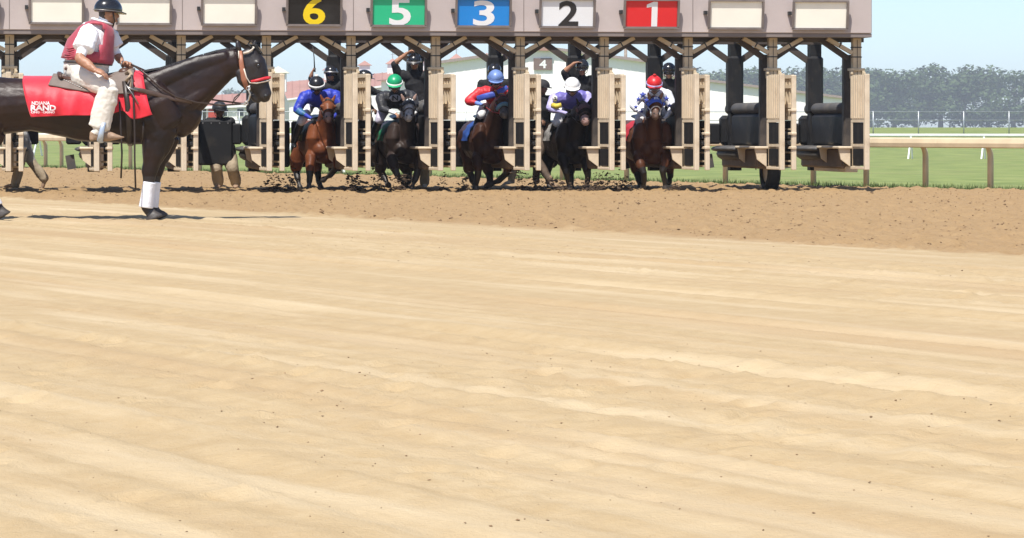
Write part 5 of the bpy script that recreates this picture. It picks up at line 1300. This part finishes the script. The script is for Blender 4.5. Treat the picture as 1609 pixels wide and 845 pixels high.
mb = MB(); mb.tube([PP(393, 134, -.10), PP(391, 142, -.105), PP(394, 148, -.10), PP(391, 157, -.105), PP(384, 164, -.10), PP(379, 163, -.10)], [.012, .010, .014, .011, .013, .008], 8)
for a_, b_ in ((391, 139), (387.5, 162)): mb.tube([PP(a_ + 3 * math.cos(x), b_ + 3 * math.sin(x), -.11) for x in [2 * math.pi * i / 10 for i in range(11)]], .006, 6, False)
mb.build('curb_bit', mat('bit_steel', (0.55, 0.53, 0.5), .3, .1, 10, metal=.85), br, True, True)
mb = MB(); mb.tube([PP(390, 140, -.10), PP(384, 140, -.06), PP(380, 143, 0), PP(376, 150, -.05), PP(371, 156, -.09), PP(366, 163, -.1), PP(369, 154, -.1), PP(383, 142, -.1)], .007, 6); mb.build('curb_strap', TACKD, br, True, True)
mb = MB(); mb.tube([PP(206, 101, -.05), PP(216, 106, -.15), PP(233, 118, -.26), PP(255, 138, -.30), PP(280, 153, -.28), PP(310, 161, -.2), PP(350, 165.5, -.12), PP(384, 163, -.10)], [(.004, .011)] * 8, 6, True, (0, 1, .3))
mb.tube([PP(206, 101, .05), PP(230, 112, .2), PP(280, 140, .26), PP(330, 156, .16), PP(384, 163, .10)], [(.004, .011)] * 5, 6, True, (0, 1, .3)); mb.build('rein', LEATHER, br, True, True)
mb = MB(); mb.tube([PP(207, 139, -.365), PP(228, 143, -.345), PP(250, 149, -.30), PP(275, 156, -.27), PP(300, 160, -.2), PP(313, 161, -.08), PP(315, 161, 0), PP(313, 161, .08), PP(300, 160, .2), PP(250, 149, .3), PP(207, 139, .365)], [(.006, .026)] * 3 + [(.006, .020)] * 8, 8, True, (0, 1, 0))
bs = thing('breast_strap', 'broad brown breast strap across the shoulder of the dark horse', 'strap', PP(275, 156)); mb.build('strap', mat('strap_brown', (0.075, 0.045, 0.033), .5, .2, 14), bs, True, True)
mb = MB(); mb.tube([PP(204, 137, -.375), PP(210, 140, -.375), PP(222, 143, -.36)], .014, 8); mb.tube([PP(203, 134, -.38), PP(214, 150, -.385), PP(222, 164, -.37)], .008, 6); mb.build('buckle', STEEL, bs, True, True)

# rider
VESTM = mat('vest_red', (0.36, 0.035, 0.06), .6, .12, 5, .3, 10, sheen=.3); SHIRTW = mat('shirt_white', (0.82, 0.82, 0.84), .7, .03, 6, .4, 9); CREAMP = mat('trousers_cream', (0.70, 0.655, 0.58), .8, .06, 5, .5, 8, dirt=(0.52, 0.46, 0.38), dscale=4, damt=.4)
J = dict(hd=(170, 19.5, .02), nk=(160, 37, .0), ch=(146, 62, .0), pel=(131, 107, .0), shL=(143, 52, -.20), shR=(166, 52, .20), elL=(131, 93, -.38), wrL=(156, 111.5, -.53), haL=(180, 120, -.575), elR=(180, 86, .24), wrR=(193, 100, .08), haR=(212, 103, .03),
         hipL=(128, 116, -.13), hipR=(128, 116, .13), knL=(178, 139, -.46), anL=(160, 205, -.44), knR=(178, 139, .46), anR=(160, 205, .44))
k = 1.13; q = {n: PP(*p) for n, p in J.items()}
rd = thing('person', 'mounted outrider in red vest, white shirt and black helmet looking back at the gate', 'person', PP(140, 125))
o = Org()
o.loft([PP(131, 121), PP(134, 110), PP(137, 100)], [.20, .215, .20], [32 * PM, 35 * PM, 35 * PM], DY, 2)
o.loft([PP(138, 98), PP(142, 80), PP(146, 62), PP(152, 47), PP(159, 38)], [.20, .20, .20, .17, .075], [34 * PM, 32 * PM, 30 * PM, 24 * PM, 10 * PM], DY, 1)
for n, sd in (('L', -1), ('R', 1)):
    sh, el, wr = q['sh' + n], q['el' + n], q['wr' + n]
    o.loft([sh + V(.02, -sd * .06, .02), sh, sh.lerp(el, .45), sh.lerp(el, .62)], [.075, .09, .095, .10], [.10, .115, .122, .128], DY, 1, cap=.25)
    o.loft([sh.lerp(el, .5), el], [.068, .054], None, DY, 0)
    o.loft([el, el.lerp(wr, .35), el.lerp(wr, .7), wr], [.054, .056, .045, .034], None, DY, 0)
    add_hand(o, wr, q['ha' + n] - wr, (0, .2, -1) if n == 'L' else (0, -.5, -.6), k * 1.1, 0, .45 if n == 'L' else 1.3, 1 if n == 'R' else -1)
    hp, kn, an = q['hip' + n], q['kn' + n], q['an' + n]
    o.loft([hp, hp.lerp(kn, .5), kn], [.125, .115, .092], [.145, .125, .10], DY, 2)
    o.loft([kn, kn.lerp(an, .3), kn.lerp(an, .65), an + V(.01, 0, .035)], [.09, .09, .085, .082], [.105, .125, .128, .128], DY, 2, cap=.3)
    fd = V(1, 0, -.13).normalized()
    o.loft([an + V(-.06, 0, -.045), an + fd * .10 + V(0, 0, -.045), an + fd * .20 + V(0, 0, -.045), an + fd * .30 + V(0, 0, -.035)], [.046, .055, .05, .018], [.062, .060, .038, .013], DY, 3)
    o.loft([an + V(0, 0, .06), an + V(0, 0, -.04)], .062, None, DY, 3)
    o.loft([an + V(-.065, 0, -.06), an + V(-.06, 0, -.105)], [.04, .04], [.035, .032], DY, 3, cap=.2)
hf, hu = V(.80, .60, -.08), V(.06, 0, 1)
o.loft([q['nk'], q['hd'] - V(.02, 0, .07)], [.068, .064], None, DY, 0)
add_head(o, q['hd'], hf, hu, 1.2, 0, 4)
o.bake('body', [SKINS[1], SHIRTW, CREAMP, BOOTTAN, HAIR], rd, .0095, 3, .5, .015, 9)
add_helmet(rd, q['hd'], hf, hu, 1.33, HB_, band=None, brim=True)
mb = MB(); s_, f_, u_ = frame(hf, hu); c = q['hd'] + u_ * .03
pts = [c + s_ * (math.cos(a) * .146) + f_ * (math.sin(a) * .178) + u_ * (-.012) for a in [2 * math.pi * i / 28 for i in range(29)]]
mb.tube(pts, .005, 6, False); mb.build('helmet_piping', STEEL, rd, True, True)
for e in (-1, 1):
    mb = MB(); mb.ball(q['hd'] + s_ * e * .039 + f_ * .097 + u_ * .014, .014, nu=8, nv=6); mb.build('eye', BLKST, rd, True, True)
# vest: shell with arm openings on both sides
mb = MB(); ST2 = [(136.5, 96.5, 37.5, .212), (138, 90, 38, .215), (140, 80, 36, .214), (143, 68, 33.5, .214), (147, 56, 30, .21), (151, 46, 25.5, .195), (154.5, 39.5, 18, .15), (156.5, 36, 12, .105)]
n = 40; vs = []
for a, b, rp, dp in ST2:
    for i in range(n):
        an = 2 * math.pi * i / n; vs.append(PP(a + rp * math.cos(an) + 1.1 * math.sin(b * .9 + i * .9) * math.sin(i * .31 + b * .2), b + math.cos(an) * (5 if b > 60 else 2), dp * math.sin(an)))
fs = []
for j in range(len(ST2) - 1):
    for i in range(n):
        an = (i + .5) / n * 360
        if 2 <= j <= 5 and (abs(an - 270) < (26 if j in (2, 5) else 38) or abs(an - 90) < (26 if j in (2, 5) else 38)): continue
        fs.append((j * n + i, j * n + (i + 1) % n, (j + 1) * n + (i + 1) % n, (j + 1) * n + i))
mb.add(vs, fs); ve = mb.build('vest', VESTM, rd, True, True); md = ve.modifiers.new('thick', 'SOLIDIFY'); md.thickness = .022; md.offset = 1
mb = MB()
for a, b, c_, d_ in ((106, 75, 117, 84), (103, 85, 117, 92)):
    for i in range(3): mb.tube([PP(a + i * 1.5, b + i * 3.6, -.14 - .0 * i), PP((a + c_) / 2, b + 1.5 + i * 3.6, -.185), PP(c_ + 3, b + i * 3.6, -.205)], .008, 6)
mb.build('lacing', VESTM, ve, True, True)
mb = MB(); pts = [PP(138 + 36.5 * math.cos(a), 99.8 + 2.6 * math.cos(a), .222 * math.sin(a)) for a in [2 * math.pi * i / 40 for i in range(41)]]
mb.tube(pts, [(.008, .018)] * 41, 8, False, (0, 0, 1)); mb.build('belt', TACKD, rd, True, True)
mb = MB(); pts = [PP(160 + 13.5 * math.cos(a), 34.5 + 4.5 * math.cos(a) - 1, .10 * math.sin(a)) for a in [2 * math.pi * i / 24 for i in range(25)]]
mb.tube(pts, [(.014, .030)] * 25, 8, False, (0, 0, 1)); mb.build('collar', SHIRTW, rd, True, True)
mb = MB(); c = PP(192, 100.5, .07); mb.tube([c + V(.012 * math.cos(a), .036 * math.cos(a), .036 * math.sin(a)) for a in [2 * math.pi * i / 14 for i in range(15)]], .008, 6, False); mb.build('wristwatch', STEEL, rd, True, True)
mb = MB(); mb.ball(PP(107, 108, -.125), .03, .012, .022, nu=10, nv=6); mb.build('pocket_patch', SADDLE, rd, True, True)

# ------------------------------------------------------------ kicked-up dirt and loose clods
CLOD = mat('flying_clod', (0.055, 0.034, 0.020), .95, .3, 20)
LCLOD = mat('loose_clod', (0.19, 0.118, 0.060), .95, .35, 15)
def clod(mb, c, r):
    d = rng.normal(0, .25, (6, 3)); ax = np.array([(1, 0, 0), (-1, 0, 0), (0, 1, 0), (0, -1, 0), (0, 0, 1), (0, 0, -1)]) + d
    ax *= np.array([rng.uniform(.7, 1.4), 1, rng.uniform(.4, .7)])
    mb.add([tuple(np.array(c) + a * r) for a in ax], [(0, 2, 4), (2, 1, 4), (1, 3, 4), (3, 0, 4), (2, 0, 5), (1, 2, 5), (3, 1, 5), (0, 3, 5)])
mb = MB()
for px, py, sx, sy, n, big in ((433, 288, 13, 8, 120, 1), (458, 285, 5, 5, 40, 1.2), (556, 290, 8, 7, 120, 1.4), (592, 284, 7, 11, 130, 1), (696, 288, 4, 7, 30, 1.2), (729, 286, 5, 8, 60, 1), (818, 278, 7, 9, 60, 1.2), (845, 289, 9, 6, 70, 1.1), (880, 293, 12, 4, 70, 1.2), (935, 292, 14, 5, 120, 1.1), (950, 277, 10, 4, 40, 1), (970, 291, 12, 5, 70, 1), (985, 290, 8, 5, 50, 1), (625, 285, 10, 5, 60, 1.2), (1060, 294, 8, 3, 40, 1)):
    for i in range(int(n * 1.6)):
        x = rng.normal(px, sx); y = min(297, rng.normal(py - 1, sy * 1.25)); Y = rng.normal(46.2, .35)
        p = W(x, y, Y)
        if p.z < .01: p.z = .01 + rng.uniform(0, .03)
        clod(mb, p, min(.05, rng.lognormal(-4.6, .6) * big))
    for i in range(int(n * .5)):                                # the heap where the hoof struck
        x = rng.normal(px, sx * .8); Y = rng.normal(46.2, .3); p = W(x, 297, Y); p.z = max(.0, .07 * math.exp(-((x - px) / sx) ** 2) * rng.uniform(.2, 1)) + .015
        clod(mb, p, rng.uniform(.015, .035) * big)
tag(mb.build('kicked_up_dirt', CLOD), 'dark clods of dirt thrown up behind the galloping hooves', 'dirt', kind='stuff')
def scatter(mb, n, xr, yr, keep, mu, sg, top):
    X = rng.uniform(*xr, n); Y = rng.uniform(*yr, n)
    s = (X - S0.x) * SN.x + (Y - S0.y) * SN.y; rl = (X - R0.x) * RN.x + (Y - R0.y) * RN.y; al = (X - S0.x) * SD.x + (Y - S0.y) * SD.y
    k = keep(s, rl, al); X, Y = X[k], Y[k]; Z = track_height(X[None], Y[None])[0]
    for x, y, z in zip(X, Y, Z):
        r = min(top, rng.lognormal(mu, sg)); clod(mb, (x, y, z + r * .25), r)
mb = MB()
scatter(mb, 24000, (-9, 13), (24, 70), lambda s, rl, al: (rl < -.1) & (s > .1), -4.95, .5, .026)
scatter(mb, 14000, (-6, 7), (5.5, 33), lambda s, rl, al: (s < -.2) & (vnoise(s * .45, al * .16, 17) + rng.uniform(-.25, .1, len(s)) > .52), -6.0, .45, .008)
tag(mb.build('loose_clods', LCLOD), 'small loose clods lying about on the track surface', 'dirt', kind='stuff')

# ------------------------------------------------------------ summer haze
hz = MB(); hz.box(-760, 1650, -110, 2150, -1.4, 46.0)
HM = bpy.data.materials.new('haze'); HM.use_nodes = True; hn = HM.node_tree; hn.nodes.remove(hn.nodes['Principled BSDF'])
pv = hn.nodes.new('ShaderNodeVolumePrincipled'); pv.inputs['Color'].default_value = (0.86, 0.93, 1.0, 1); pv.inputs['Density'].default_value = 0.00028; pv.inputs['Anisotropy'].default_value = 0.0
hn.links.new(pv.outputs[0], hn.nodes['Material Output'].inputs['Volume'])
tag(hz.build('haze', HM), 'thin summer haze over the infield', 'haze', kind='stuff')
